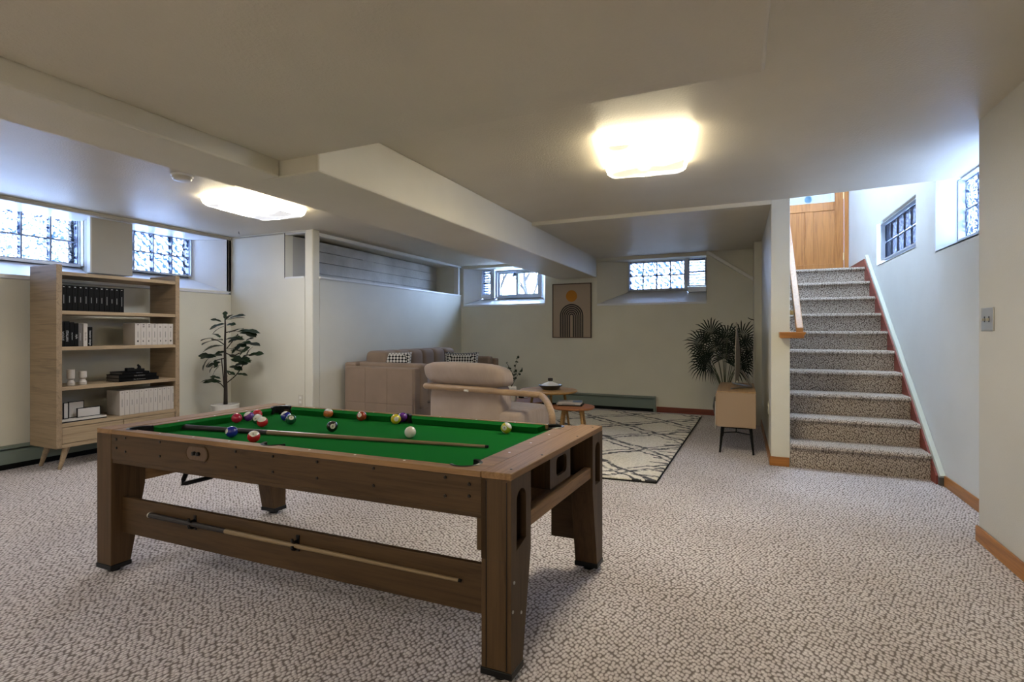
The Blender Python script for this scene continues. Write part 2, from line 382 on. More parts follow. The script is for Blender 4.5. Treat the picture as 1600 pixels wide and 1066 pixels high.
def plate(outline, holes, fn, t0, t1):
    """flat board with holes; outline in (p,q), thickness t0..t1 -> MB"""
    cu = bpy.data.curves.new('tmp', 'CURVE'); cu.dimensions = '2D'; cu.fill_mode = 'BOTH'; cu.extrude = .5
    for poly in [outline] + holes:
        sp = cu.splines.new('POLY'); sp.points.add(len(poly) - 1); sp.use_cyclic_u = True
        for i, (x, y) in enumerate(poly): sp.points[i].co = (x, y, 0, 1)
    ob = bpy.data.objects.new('tmp', cu); COL.objects.link(ob)
    dg = bpy.context.evaluated_depsgraph_get(); me = ob.evaluated_get(dg).to_mesh()
    b = MB(); b.add([fn(v.co.x, v.co.y, t0 if v.co.z < 0 else t1) for v in me.vertices], [tuple(p.vertices) for p in me.polygons])
    ob.evaluated_get(dg).to_mesh_clear(); bpy.data.objects.remove(ob); bpy.data.curves.remove(cu)
    return b
def text_mb(s, size, fn, depth=.0006, align='CENTER'):
    cu = bpy.data.curves.new('tmp', 'FONT'); cu.body = s; cu.size = size; cu.align_x = align; cu.align_y = 'CENTER'; cu.resolution_u = 2
    ob = bpy.data.objects.new('tmp', cu); COL.objects.link(ob)
    dg = bpy.context.evaluated_depsgraph_get(); me = ob.evaluated_get(dg).to_mesh()
    b = MB(); b.add([fn(v.co.x, v.co.y, depth) for v in me.vertices], [tuple(p.vertices) for p in me.polygons])
    ob.evaluated_get(dg).to_mesh_clear(); bpy.data.objects.remove(ob); bpy.data.curves.remove(cu)
    return b
def rrect(x0, y0, x1, y1, r, n=5):
    out = []
    for cx, cy, a in ((x1 - r, y0 + r, -PI/2), (x1 - r, y1 - r, 0), (x0 + r, y1 - r, PI/2), (x0 + r, y0 + r, PI)):
        for i in range(n + 1): out.append((cx + r * math.cos(a + PI/2 * i / n), cy + r * math.sin(a + PI/2 * i / n)))
    return out
S = 'structure'

# ------------------------------------------------------------------ the room
XL, XR, XS, YB, YF, YN, ZC = -5.857, 1.256, 1.462, 7.91, 4.46, -3.0, 2.39
XP0, XP1, YP = .258, .408, 5.172       # partition beside the stairs
XW = -4.5                               # half-height side wall behind the sofa
boxes('floor', [((-6.3, YN, -.1), (2.0, 9.2, 0))], M['carpet'], kind=S)
# ceiling: main slab, slightly higher towards the right wall, with the stair opening left out
c = MB()
c.hexa([(-6.5, YN, ZC), (XP1, YN, ZC), (XP1, YP, ZC), (-6.5, YP, ZC), (-6.5, YN, 2.7), (XP1, YN, 2.7), (XP1, YP, 2.7), (-6.5, YP, 2.7)])
c.hexa([(XP1, YN, ZC), (1.7, YN, 2.43), (1.7, YP, 2.43), (XP1, YP, ZC), (XP1, YN, 2.7), (1.7, YN, 2.7), (1.7, YP, 2.7), (XP1, YP, 2.7)])
c.build('ceiling', M['ceil'], kind=S)
boxes('ceiling', [((-2.3, YP, 2.362), (XP0, 8.5, 2.7))], M['ceil'], kind=S)
c = MB(); c.hexa([(-6.5, YP, ZC), (-2.3, YP, ZC), (-2.3, 8.5, 2.345), (-6.5, 8.5, 2.345), (-6.5, YP, 2.7), (-2.3, YP, 2.7), (-2.3, 8.5, 2.7), (-6.5, 8.5, 2.7)]); c.build('ceiling', M['ceil'], kind=S)
boxes('trim_1', [((-2.06, YP - .008, 2.352), (XP0, YP + .02, ZC))], M['beam'], kind=S)
# beam and dropped soffit
b = MB(); b.box((-2.715, YN, 2.06), (-2.34, 2.08, ZC)); b.box((-2.715, 2.08, 2.06), (-2.06, YB, ZC))
b.build('ceiling_beam', M['beam'], kind=S, bevel=.012)
boxes('ceiling_soffit', [((-2.34, YN, 2.15), (.083, 2.09, ZC))], M['ceil'], kind=S, bevel=.012)
# walls
b = MB()   # left wall with the long window recess
b.box((-6.5, YN, 0), (XL, YF + .3, 1.668)); b.box((-6.5, YF + .25, 0), (-5.16, 8.45, 2.7)); b.box((-6.5, YN, 2.36), (XL, YF, ZC)); b.box((-6.5, 4.4, 1.69), (XL, YF + .3, 2.36)); b.box((-6.5, YN, 1.69), (XL, 1.6, 2.36))
b.build('wall_left', M['wall'], kind=S)
b = MB()   # wall facing the camera, its top right corner left open
b.box((XL, YF, 0), (-4.62, YF + .12, 1.84)); b.box((XL, YF, 1.84), (-4.935, YF + .12, 2.375)); b.box((XL, YF, 2.368), (-4.6, YF + .12, ZC))
b.build('wall_front_left', M['wall'], kind=S)
boxes('wall_column', [((-4.62, YF, 0), (XW, YF + .115, ZC))], M['wall'], kind=S, bevel=.012)
boxes('wall_left_low', [((-4.62, YF + .115, 0), (XW, YB, 1.835))], M['wall'], kind=S)
boxes('trim_2', [((-4.63, YF + .10, 1.828), (XW + .02, YB - .02, 1.852))], M['trimw'], kind=S, bevel=.004)
boxes('trim_3', [((-4.55, YF + .10, 2.325), (XW + .004, YB, 2.362))], M['trimw'], kind=S)
boxes('trim_4', [((-4.93, YF - .004, 1.832), (-4.63, YF + .1, 1.852)), ((-4.93, YF + .0, 2.355), (-4.6, YF + .06, 2.375))], M['trimw'], kind=S)
boxes('trim_5', [((-4.58, 7.80, 1.85), (XW, 7.86, 2.33))], M['trimw'], kind=S)
boxes('trim_6', [((-4.940, YF - .003, 1.84), (-4.932, YF + .002, 2.375))], M['caulk'], kind=S)
# rough concrete behind the opening, cast in board-marked bands
for i, (z0, z1, dx) in enumerate(((1.80, 1.955, .0), (1.955, 2.10, -.012), (2.10, 2.235, .004), (2.235, 2.36, -.008))):
    cw = MB(); ys = [5.0, 5.72 + .05 * i, 7.82] if i % 2 else [5.0, 6.1, 7.82]
    for y0, y1 in zip(ys[:-1], ys[1:]):
        d = dx + random.uniform(-.006, .006); j = random.uniform(-.004, .004)
        cw.box((-5.15, y0, z0 + .002 + j), (-4.95 + d, y1, z1 - .004 + j))
    cw.build('wall_concrete', M['concrete'], kind=S)
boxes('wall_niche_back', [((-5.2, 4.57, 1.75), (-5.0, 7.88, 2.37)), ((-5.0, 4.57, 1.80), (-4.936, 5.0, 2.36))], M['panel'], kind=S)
boxes('wall_niche_end', [((-5.1, 7.83, 1.75), (-4.6, 7.9, 2.37)), ((-5.0, 4.575, 1.7), (-4.62, 7.85, 1.80))], M['wall'], kind=S)
# far wall with two recesses
b = MB(); yb2 = 8.45
b.box((-6.3, YB, 0), (XP0, yb2, 1.64)); b.box((-6.3, YB, 2.31), (XP0, yb2, 2.42))
b.box((-6.3, YB, 1.64), (-4.45, yb2, 2.31)); b.box((-2.925, YB, 1.64), (-2.05, yb2, 2.31)); b.box((-.44, YB, 1.64), (XP0, yb2, 2.31)); b.box((-4.45, YB, 1.64), (-2.925, yb2, 1.672))
b.build('wall_far', M['wall'], kind=S)
# partition, stair walls, right wall
boxes('wall_partition', [((XP0, YP, 0), (XP1, 8.95, 2.45)), ((XP0, YP + .02, 2.45), (XP1, 8.95, 4.6))], M['wall'], kind=S, bevel=.004)
boxes('wall_return', [((.17, 7.3, 0), (XP0, YB, 2.362))], M['wall'], kind=S)
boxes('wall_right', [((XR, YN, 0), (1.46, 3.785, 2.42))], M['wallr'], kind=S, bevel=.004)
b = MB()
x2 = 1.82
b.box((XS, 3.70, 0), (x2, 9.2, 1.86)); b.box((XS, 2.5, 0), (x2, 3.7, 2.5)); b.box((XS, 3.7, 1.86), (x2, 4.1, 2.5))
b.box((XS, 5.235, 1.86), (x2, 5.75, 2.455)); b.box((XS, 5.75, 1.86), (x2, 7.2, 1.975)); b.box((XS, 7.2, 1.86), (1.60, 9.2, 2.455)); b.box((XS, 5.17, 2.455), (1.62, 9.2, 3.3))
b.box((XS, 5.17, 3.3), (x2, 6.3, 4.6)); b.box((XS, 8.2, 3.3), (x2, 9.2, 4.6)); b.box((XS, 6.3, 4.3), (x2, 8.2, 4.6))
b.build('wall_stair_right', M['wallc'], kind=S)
b = MB(); b.box((XP1, 5.0, 2.7), (XS, 5.17, 4.6)); b.build('wall_stair_front', M['wall'], kind=S)
boxes('ceiling', [((.2, 5.0, 4.6), (1.9, 9.3, 4.7))], M['trimw'], kind=S)
b = MB(); b.box((XP1, 8.93, 4.02), (XS, 9.1, 4.6)); b.box((XP1, 8.93, 2.0), (.45, 9.1, 4.1)); b.build('wall_stair_back', M['wall'], kind=S)
boxes('wall_near', [((-6.5, YN - .1, 0), (1.5, YN, 2.5))], M['wall'], kind=S)
# diagonal board below the stair on the far wall
p0, p1 = onY(1104, 391, YB), onY(1188, 440, YB)
b = MB(); t = .028
b.hexa([(p0.x, YB - .05, p0.z - 2*t), (p1.x, YB - .05, p1.z - 2*t), (p1.x, YB, p1.z - 2*t), (p0.x, YB, p0.z - 2*t), (p0.x, YB - .05, p0.z), (p1.x, YB - .05, p1.z), (p1.x, YB, p1.z), (p0.x, YB, p0.z)])
b.build('trim_7', M['trimw'], kind=S, bevel=.006)

# baseboards
def baseboard(name, a, c, m): boxes(name, [(a, c)], m, kind=S, bevel=.005)
baseboard('baseboard_right', (XR - .015, YN, 0), (XR, 3.79, .088), M['oakY'])
baseboard('baseboard_stair', (XS - .014, 3.79, 0), (XS, 5.0, .085), M['oakY'])
baseboard('baseboard_partition', (XP0 - .014, YP - .014, 0), (XP0, 7.3, .082), M['oakY'])
boxes('baseboard_post', [((XP0 - .014, YP - .015, 0), (XP1 - .005, YP, .082))], M['oakX'], kind=S, bevel=.004)
boxes('baseboard_far', [((-1.14, YB - .014, 0), (.17, YB, .082))], M['redwood'], kind=S, bevel=.004)
boxes('baseboard_front', [((XL, YF - .012, 0), (XW, YF, .08))], M['oakX'], kind=S, bevel=.004)
# ------------------------------------------------------------------ windows
def block_window(name, label_kind, o, u, nu, nz, du, dz, mat_b, inward, thick=.08, frame=.018):
    """o: lower corner, u: unit vector along the wall, inward: unit vector into the room"""
    w = thing(name, loc=o, kind=S); o = Vector(o); u = Vector(u); n = Vector(inward); Z = Vector((0, 0, 1))
    def cell(b, a0, a1, z0, z1, t0, t1):
        b.hexa([o + u*a0 + Z*z0 + n*t0, o + u*a1 + Z*z0 + n*t0, o + u*a1 + Z*z0 + n*t1, o + u*a0 + Z*z0 + n*t1, o + u*a0 + Z*z1 + n*t0, o + u*a1 + Z*z1 + n*t0, o + u*a1 + Z*z1 + n*t1, o + u*a0 + Z*z1 + n*t1])
    W, H = nu * du, nz * dz; g = .0065
    mo = MB()
    for i in range(nu + 1): cell(mo, i*du - g, i*du + g, 0, H, -thick/2, thick/2 - .012)
    for j in range(nz + 1): cell(mo, 0, W, j*dz - g, j*dz + g, -thick/2, thick/2 - .014)
    mo.build('mortar_joint', M['mortar'], w)
    fr = MB(); f = frame
    cell(fr, -f, 0, -f, H + f, -.05, .05); cell(fr, W, W + f, -f, H + f, -.05, .05); cell(fr, 0, W, -f, 0, -.05, .05); cell(fr, 0, W, H, H + f, -.05, .05)
    fr.build('window_frame', M['frame'], w)
    proto = None
    for i in range(nu):
        for j in range(nz):
            pos = o + u * (i + .5) * du + Z * (j + .5) * dz
            if proto is None:
                q = MB(); hu, hz = du/2 - g, dz/2 - g
                # pillowed block face: a single thin lens so light passes once
                pts = []
                for a, c_, t in ((1, 1, 0), (.82, .82, .012)):
                    pts += [u*(-hu*a) + Z*(-hz*c_) + n*t, u*(hu*a) + Z*(-hz*c_) + n*t, u*(hu*a) + Z*(hz*c_) + n*t, u*(-hu*a) + Z*(hz*c_) + n*t]
                q.add(pts, [(4, 5, 6, 7), (0, 1, 5, 4), (1, 2, 6, 5), (2, 3, 7, 6), (3, 0, 4, 7)])
                proto = q.build('glass_block', mat_b, w, local=True)
                g0 = proto
            else:
                g0 = proto.copy(); COL.objects.link(g0); g0.parent = w
            g0.location = pos - o
    return w
YW = Vector((0, 1, 0)); XWd = Vector((1, 0, 0))
# left wall, two block windows set at X=-6.3
w1 = block_window('window_1', '', (-6.3, 1.88, 1.905), (0, 1, 0), 5, 2, .2295, .227, M['gb_flow'], (1, 0, 0))
boxes('window_sill', [((-6.27, 1.6, 1.872), (-6.24, 3.05, 1.895))], M['sill'], w1)
w2 = block_window('window_2', '', (-6.3, 3.35, 1.905), (0, 1, 0), 4, 2, .2135, .222, M['gb_wave'], (1, 0, 0))
# sloped sill, header, jambs of the recess
b = MB(); b.prism([(-6.34, 1.672), (XL + .012, 1.672), (XL + .012, 1.70), (-6.34, 1.885)], lambda p, q, t: (p, t, q), 1.6, 4.42)
b.build('window_sill', M['sill'], kind=S)
boxes('trim_8', [((XL - .02, 1.5, 1.688), (XL + .018, 4.44, 1.706))], M['trimw'], kind=S)
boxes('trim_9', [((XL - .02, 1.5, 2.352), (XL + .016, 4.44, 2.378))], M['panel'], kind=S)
boxes('trim_10', [((-6.4, 1.6, 2.352), (XL - .01, 4.42, 2.37))], M['trimw'], kind=S)
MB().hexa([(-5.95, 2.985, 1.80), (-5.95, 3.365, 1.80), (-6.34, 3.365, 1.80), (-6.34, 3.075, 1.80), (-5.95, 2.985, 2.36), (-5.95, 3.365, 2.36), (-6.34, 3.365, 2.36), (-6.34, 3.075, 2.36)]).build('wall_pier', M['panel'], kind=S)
boxes('trim_11', [((-6.33, 3.035, 1.88), (-6.2, 3.075, 2.36)), ((-6.0, 2.972, 1.80), (-5.948, 2.985, 2.355))], M['trimw'], kind=S)
b = MB(); b.hexa([(-6.3, 4.21, 1.86), (XL, 4.40, 1.69), (XL, 4.46, 1.69), (-6.3, 4.46, 1.86), (-6.3, 4.21, 2.36), (XL, 4.40, 2.36), (XL, 4.46, 2.36), (-6.3, 4.46, 2.36)])
b.build('window_jamb', M['trimw'], kind=S)
boxes('trim_12', [((XL - .02, 4.418, 1.70), (XL + .004, 4.432, 2.36))], M['caulk'], kind=S)
boxes('wall_outer_left', [((-6.4, 3.0, 1.69), (-6.34, 3.4, 2.4)), ((-6.4, 1.5, 1.69), (-6.34, 4.45, 1.89)), ((-6.4, 4.2, 1.69), (-6.34, 4.5, 2.4)), ((-6.4, 1.5, 2.355), (-6.34, 4.5, 2.45)), ((-6.4, 1.5, 1.7), (-6.33, 1.87, 2.4))], M['caulk'], kind=S)
# far wall, left recess: small block pair and a sliding window
def recess(x0, x1, z0, zt, xi0, xi1, zi, yi, wall_m):
    r = MB(); Y0 = YB - .004
    r.hexa([(x0, Y0, z0), (xi0, yi, zi), (xi0, yi + .03, zi), (x0 - .02, yi, z0), (x0, Y0, zt), (xi0, yi, zt), (xi0, yi + .03, zt), (x0 - .02, yi, zt)])
    r.hexa([(x1, Y0, z0), (xi1, yi, zi), (xi1, yi + .03, zi), (x1 + .02, yi, z0), (x1, Y0, zt), (xi1, yi, zt), (xi1, yi + .03, zt), (x1 + .02, yi, zt)])
    r.build('window_jamb', wall_m, kind=S)
    s = MB(); s.hexa([(x0, YB - .015, z0 - .03), (x1, YB - .015, z0 - .03), (x1, yi + .05, z0 - .03), (x0, yi + .05, z0 - .03), (x0, YB - .015, z0), (x1, YB - .015, z0), (xi1, yi + .05, zi), (xi0, yi + .05, zi)])
    s.build('window_sill', M['sill'], kind=S, bevel=.003)
recess(-4.45, -2.925, 1.674, 2.32, -4.235, -3.06, 1.795, 8.18, M['trimw'])
w3 = block_window('window_3', '', (-4.205, 8.2, 1.865), (1, 0, 0), 1, 2, .16, .215, M['gb_chevron'], (0, -1, 0), frame=.012)
boxes('window_ledge', [((-4.22, 8.15, 1.80), (-4.02, 8.24, 1.856))], M['sill'], w3)
boxes('window_mullion', [((-4.035, 8.14, 1.80), (-3.965, 8.24, 2.32))], M['frame'], w3)
w4 = thing('window_4', loc=(-3.5, 8.2, 1.8), kind=S)
fx0, fx1, fz0, fz1 = -3.945, -3.075, 1.79, 2.285
def frame_y(name, x0, x1, z0, z1, t, y0, y1, par, m):
    return boxes(name, [((x0, y0, z0), (x1, y1, z0 + t)), ((x0, y0, z1 - t), (x1, y1, z1)), ((x0, y0, z0 + t), (x0 + t, y1, z1 - t)), ((x1 - t, y0, z0 + t), (x1, y1, z1 - t))], m, par, bevel=.004)
frame_y('window_frame', fx0, fx1, fz0, fz1, .035, 8.15, 8.24, w4, M['frame'])
s1 = frame_y('sash', fx0 + .035, -3.50, fz0 + .03, fz1 - .03, .035, 8.19, 8.215, w4, M['frame'])
s2 = frame_y('sash', -3.55, fx1 - .035, fz0 + .03, fz1 - .03, .04, 8.16, 8.185, w4, M['frame'])
boxes('pane', [((fx0 + .06, 8.20, fz0 + .05), (-3.52, 8.203, fz1 - .05))], M['glass'], s1)
boxes('pane', [((-3.52, 8.17, fz0 + .05), (fx1 - .06, 8.173, fz1 - .05))], M['glass'], s2)
b = MB(); b.lathe([(.0, 0), (.03, 0), (.03, .015), (.0, .015)], (0, 0, 0), 12, False)
b.build('window_latch', M['bluecover'], w4, xf=lambda x, y, z: (-3.575 + x, 8.165 - z, 2.20 + y))
boxes('wall_outer_far', [((-4.5, 8.3, 2.30), (-2.9, 8.44, 2.45)), ((-4.6, 8.3, 1.6), (-4.22, 8.44, 2.4)), ((-3.06, 8.26, 1.6), (-2.8, 8.44, 2.4)), ((-4.3, 8.24, 1.6), (-3, 8.44, 1.8))], M['sill'], kind=S)
# far wall, right recess
recess(-2.05, -.44, 1.642, 2.305, -1.625, -.45, 1.835, 8.18, M['wall'])
w5 = block_window('window_5', '', (-1.595, 8.2, 1.868), (1, 0, 0), 4, 2, .2065, .213, M['gb_wave'], (0, -1, 0), frame=.022)
w6 = block_window('window_6', '', (-.70, 8.16, 1.90), (1, 0, 0), 1, 2, .228, .205, M['gb_chevron'], (0, -1, 0), frame=.014)
boxes('window_mullion', [((-.752, 8.10, 1.83), (-.714, 8.24, 2.32))], M['frame'], w6)
boxes('window_ledge', [((-.71, 8.06, 1.80), (-.45, 8.2, 1.878))], M['sill'], w6, bevel=.01)
boxes('wall_outer_far', [((-2.1, 8.24, 1.6), (-.4, 8.44, 1.85)), ((-2.1, 8.24, 1.6), (-1.61, 8.44, 2.4)), ((-2.1, 8.24, 2.31), (-.4, 8.44, 2.45)), ((-.47, 8.21, 1.6), (-.3, 8.44, 2.4))], M['sill'], kind=S)
# stair wall windows
w7 = block_window('window_7', '', (1.535, 5.70, 2.03), (0, 1, 0), 6, 2, .238, .2, M['gb_ribbed'], (-1, 0, 0), frame=.012, thick=.026)
b = MB(); b.prism([(XS, 1.965), (XS, 1.98), (1.56, 2.015), (1.56, 1.965)], lambda p, q, t: (p, t, q), 5.75, 7.2)
b.build('window_sill', M['sill'], kind=S)
b = MB(); b.prism([(XS + .002, 2.452), (1.56, 2.43), (1.56, 2.4545), (XS + .002, 2.4545)], lambda p, q, t: (p, t, q), 5.75, 7.2); b.build('window_header', M['trimw'], kind=S)
w8 = block_window('window_8', '', (1.655, 4.10, 1.945), (0, 1, 0), 5, 2, .225, .235, M['gb_flow'], (-1, 0, 0), frame=.012, thick=.026)
b = MB(); b.prism([(XS, 1.85), (XS, 1.862), (1.68, 1.92), (1.68, 1.85)], lambda p, q, t: (p, t, q), 4.1, 5.235); b.build('window_sill', M['sill'], kind=S)
boxes('wall_outer_stair', [((1.67, 5.226, 1.85), (1.75, 5.3, 2.55)), ((1.665, 4.0, 1.8), (1.75, 5.3, 1.94))], M['trimw'], kind=S)
w9 = thing('window_added', loc=(1.75, 7.2, 3.0), kind=S)  # unseen window added to bring more daylight into the stairwell
boxes('window_frame', [((1.6, 6.3, 3.3), (1.7, 6.38, 4.3)), ((1.6, 8.12, 3.3), (1.7, 8.2, 4.3)), ((1.6, 7.22, 3.3), (1.7, 7.28, 4.3))], M['frame'], w9)
boxes('pane', [((1.65, 6.38, 3.3), (1.654, 7.22, 4.3))], M['upglass'], w9); boxes('pane', [((1.65, 7.28, 3.3), (1.654, 8.12, 4.3))], M['upglass'], w9)
area('portal', (1.84, 7.25, 3.65), (1.3, 1.9), 1, (1, 1, 1), (0, PI/2, 0), True)

fill_up = True
area('fill_light', (.93, 6.2, 4.5), (.5, 1.2), 15, (.70, .83, 1.0))  # unseen area light added to brighten the stairwell
# garden seen through the sliding window
boxes('garden_ground', [((-14, 8.6, 1.3), (8, 20, 1.5))], M['lawn'], kind=S)
def bare_tree(x, y, h, sd, label):
    rnd = random.Random(sd); b = MB()
    def br(p, d, L, r, lev):
        pts = [p]; q = Vector(p)
        for i in range(4):
            d = (d + Vector((rnd.uniform(-.2, .2), rnd.uniform(-.2, .2), rnd.uniform(-.05, .15)))).normalized(); q = q + d * L / 4; pts.append(q.copy())
        b.tube(pts, [r * (1 - .12 * i) for i in range(5)], 6)
        if lev < 4:
            for k in range(4):
                s_ = pts[1 + k % 4]; a = rnd.uniform(0, 2 * PI); nd_ = (d + Vector((math.cos(a), math.sin(a), rnd.uniform(-.1, .6))) * .9).normalized()
                br(s_, nd_, L * rnd.uniform(.5, .75), r * .55, lev + 1)
    br(Vector((x, y, 1.5)), Vector((0, 0, 1)), h * .3, h * .013, 0)
    b.build('bare_tree', M['bleak'], label=label, cat='tree', group='bare trees in the garden')
bare_tree(-6.1, 13.0, 6, 3, 'bare leafless tree outside, seen through left pane of the sliding window')
bare_tree(-7.6, 18.5, 7.5, 11, 'bare leafless tree outside, seen through right pane of the sliding window')

# ------------------------------------------------------------------ stairs and door
st = thing('staircase', 'straight flight of ten steps covered in brown loop carpet, leading to the door', 'stairs', (.9, YP, 0))
RUN, RISE, XR2 = .268, .2, 1.412
for k in range(10):
    y0 = YP + k * RUN; z1 = (k + 1) * RISE + .01; y1 = y0 + RUN + (.06 if k < 9 else 1.42)
    n = 6; pr = [(y0, z1 - RISE - (.0 if k else .01)), (y0, z1 - .045)]
    for i in range(n + 1):
        a = PI - (PI / 2) * i / n; pr.append((y0 + .012 + .03 * math.cos(a) - .012 * (i < n), z1 - .03 + .03 * math.sin(a)))
    pr += [(y1, z1), (y1, z1 - RISE - (.0 if k else .01))]
    b = MB(); b.prism(pr, lambda p, q, t: (t, p, q), XP1 + .002, XR2); b.build('step', M['scarpet'], st)
boxes('landing_base', [((XP1 + .002, 7.9, 1.6), (XS - .002, 8.93, 1.81))], M['scarpet'], st)
# red stringer and pale strip above it along the right wall
q0, q1 = onX(1471, 748, 1.44), onX(1355, 408, 1.44)
sl = (q1.z - q0.z) / (q1.y - q0.y)
def slz(y): return q0.z + (y - q0.y) * sl
ya, yc = q0.y + .02, 7.62
b = MB(); b.prism([(ya, 0), (ya, slz(ya)), (yc, slz(yc)), (yc + .9, slz(yc)-.0), (yc + .9, 1.9), (7.9, 1.9), (5.4, 0)], lambda p, q, t: (t, p, q), XR2 - .0, XS - .002)
b.build('trim_13', M['redstr'], kind=S)
b = MB(); b.prism([(ya - .02, slz(ya - .02)), (yc, slz(yc)), (yc, slz(yc) + .05), (ya - .05, slz(ya - .05) + .05)], lambda p, q, t: (t, p, q), XR2 + .012, XS - .002)
b.build('trim_14', M['green_trim'], kind=S, bevel=.003)
boxes('trim_15', [((XR2 + .012, ya - .03, .0), (XS - .004, ya + .01, slz(ya)))], M['caulk'], kind=S)
# door at the head of the stairs
d = thing('door_1', loc=(.95, 8.9, 2.01), kind=S); Y0 = 8.88
def bx(name, x0, x1, z0, z1, y0, y1, m, par=d, bv=.004): return boxes(name, [((x0, y0, z0), (x1, y1, z1))], m, par, bevel=bv)
bx('door_frame', 1.40, 1.455, 2.01, 4.08, 8.84, 8.95, M['doorwood']); bx('door_frame', .45, .50, 2.01, 4.08, 8.84, 8.95, M['doorwood']); bx('door_frame', .50, 1.40, 4.02, 4.08, 8.84, 8.95, M['doorwood'])
dz = 2.02
bx('stile', 1.285, 1.398, dz, 4.0, Y0, Y0 + .045, M['doorwood']); bx('stile', .502, .615, dz, 4.0, Y0, Y0 + .045, M['doorwood'])
bx('stile', .90, 1.01, 2.215, 3.01, Y0, Y0 + .045, M['doorwood'])
bx('rail', .615, 1.285, dz, 2.215, Y0, Y0 + .045, M['doorwood']); bx('rail', .615, 1.285, 3.01, 3.135, Y0 - .001, Y0 + .045, M['doorwood']); bx('rail', .615, 1.285, 3.88, 4.0, Y0, Y0 + .045, M['doorwood'])
bx('door_panel', .61, .905, 2.21, 3.02, Y0 + .015, Y0 + .03, M['doorwood'], bv=0); bx('door_panel', 1.005, 1.29, 2.21, 3.02, Y0 + .015, Y0 + .03, M['doorwood'], bv=0)
dp = bx('door_pane', .61, 1.29, 3.13, 3.89, Y0 + .018, Y0 + .022, M['doorglass'], bv=0)
b = MB(); b.lathe([(0, 0), (.05, 0), (.05, .01), (0, .01)], (0, 0, 0), 16, False); b.build('blue_disc', M['bluedot'], d, xf=lambda x, y, z: (.945 + x, Y0 + .012 - z, 3.20 + y), label='round blue glass ornament')
for z in (2.26, 3.16, 3.8): bx('hinge', 1.388, 1.412, z, z + .11, Y0 - .012, Y0 + .002, M['brass'])
boxes('portal_step', [((.4, 8.95, 1.9), (1.5, 9.3, 2.0))], M['sill'], kind=S)
area('portal', (.95, 9.05, 3.5), (.7, .8), 1, (1, 1, 1), (-PI/2, 0, 0), True)
# handrail and its ledge on the post
hr = thing('handrail', 'light oak handrail board rising beside the stairs on the left wall', 'handrail', (.46, 5.2, 1.2))
b = MB(); ra, rb = (5.12, 1.19), (6.7, 2.60)
b.hexa([(.452, ra[0], ra[1]-.045), (.508, ra[0], ra[1]-.045), (.508, rb[0], rb[1]-.045), (.452, rb[0], rb[1]-.045), (.452, ra[0], ra[1]+.045), (.508, ra[0], ra[1]+.045), (.508, rb[0], rb[1]+.045), (.452, rb[0], rb[1]+.045)])
b.build('rail', M['oakrail'], hr, bevel=.006)
boxes('bracket', [((XP1, 5.4, 1.36), (.455, 5.44, 1.40))], M['brass'], hr)
boxes('bracket', [((XP1, 6.3, 2.16), (.455, 6.34, 2.20))], M['brass'], hr)
b = MB(); b.prism([(.322, 1.152), (.33, 1.146), (.508, 1.146), (.505, 1.165), (.522, 1.19), (.522, 1.2), (.318, 1.2), (.318, 1.188)], lambda p, q, t: (p, t, q), 5.06, 5.172)
b.build('end_ledge', M['oakX'], hr, bevel=.003, label='orange oak end piece of the handrail on the white post')

# ------------------------------------------------------------------ ceiling lamps, detector, plates, hook
def lens_mat(name, col, es):
    m = mat(name, (.8, .8, .78), .3, emit=col, es=es)
    n = nd(m, 'ShaderNodeTexNoise', Scale=2.4, Detail=1., Distortion=.6); lk(m, coords(m, (1, 1.6, 1)), n.inputs[0])
    r = ramp(m, n.outputs[0], [(.40, dark(col, .010)), (.47, dark(col, .05)), (.58, col)]); lk(m, r.outputs[0], bsdf(m).inputs['Emission Color']); return m
M['lensW'] = lens_mat('warm_lens', (1.0, .88, .62), LAMP_WARM); M['lensC'] = lens_mat('cool_lens', (.94, .95, 1.0), LAMP_COOL)
M['lensrim'] = mat('lens_side', (.8, .8, .78), .3, emit=(1, .87, .60), es=3.2)
def lamp(label, loc, size, rot, lm, depth=.085):
    t = thing('ceiling_lamp', label, 'lamp', loc, rot, None); sx, sy = size[0]/2, size[1]/2
    boxes('base', [((-sx + .02, -sy + .02, -.012), (sx - .02, sy - .02, 0))], M['white'], t, local=True)
    b = MB(); rings = []
    prof = [(0., -.010), (.004, -.03), (.012, -.055), (.035, -depth + .008), (.065, -depth)]
    n = 6
    for ins, z in prof:
        rings.append([(x, y, z) for x, y in rrect(-sx + ins, -sy + ins, sx - ins, sy - ins, .06, n)])
    # pillowed centre
    rings.append([(x * .55, y * .55, -depth - .010) for x, y, z in rings[-1]])
    L = len(rings[0]); vs = [p for r_ in rings for p in r_] + [(0, 0, -depth - .004)]; fs = []
    for i in range(len(rings) - 1):
        for k in range(L): fs.append((i*L + k, i*L + (k+1) % L, (i+1)*L + (k+1) % L, (i+1)*L + k))
    for k in range(L): fs.append(((len(rings)-1)*L + k, (len(rings)-1)*L + (k+1) % L, len(vs) - 1))
    b.add(vs, fs); b.mi = [1] * (3 * L) + [0] * (len(fs) - 3 * L); b.build('lens', [lm, M['lensrim']], t, smooth=True, local=True)
    return t
lamp('square white ceiling lamp with warm lens on the ceiling right of the beam', (-.565, 3.40, ZC), (.56, .74), math.radians(8), M['lensW'])
lamp('square ceiling lamp with cool white lens, left of the beam', (-4.08, 3.36, ZC), (.56, .74), math.radians(4), M['lensC'])
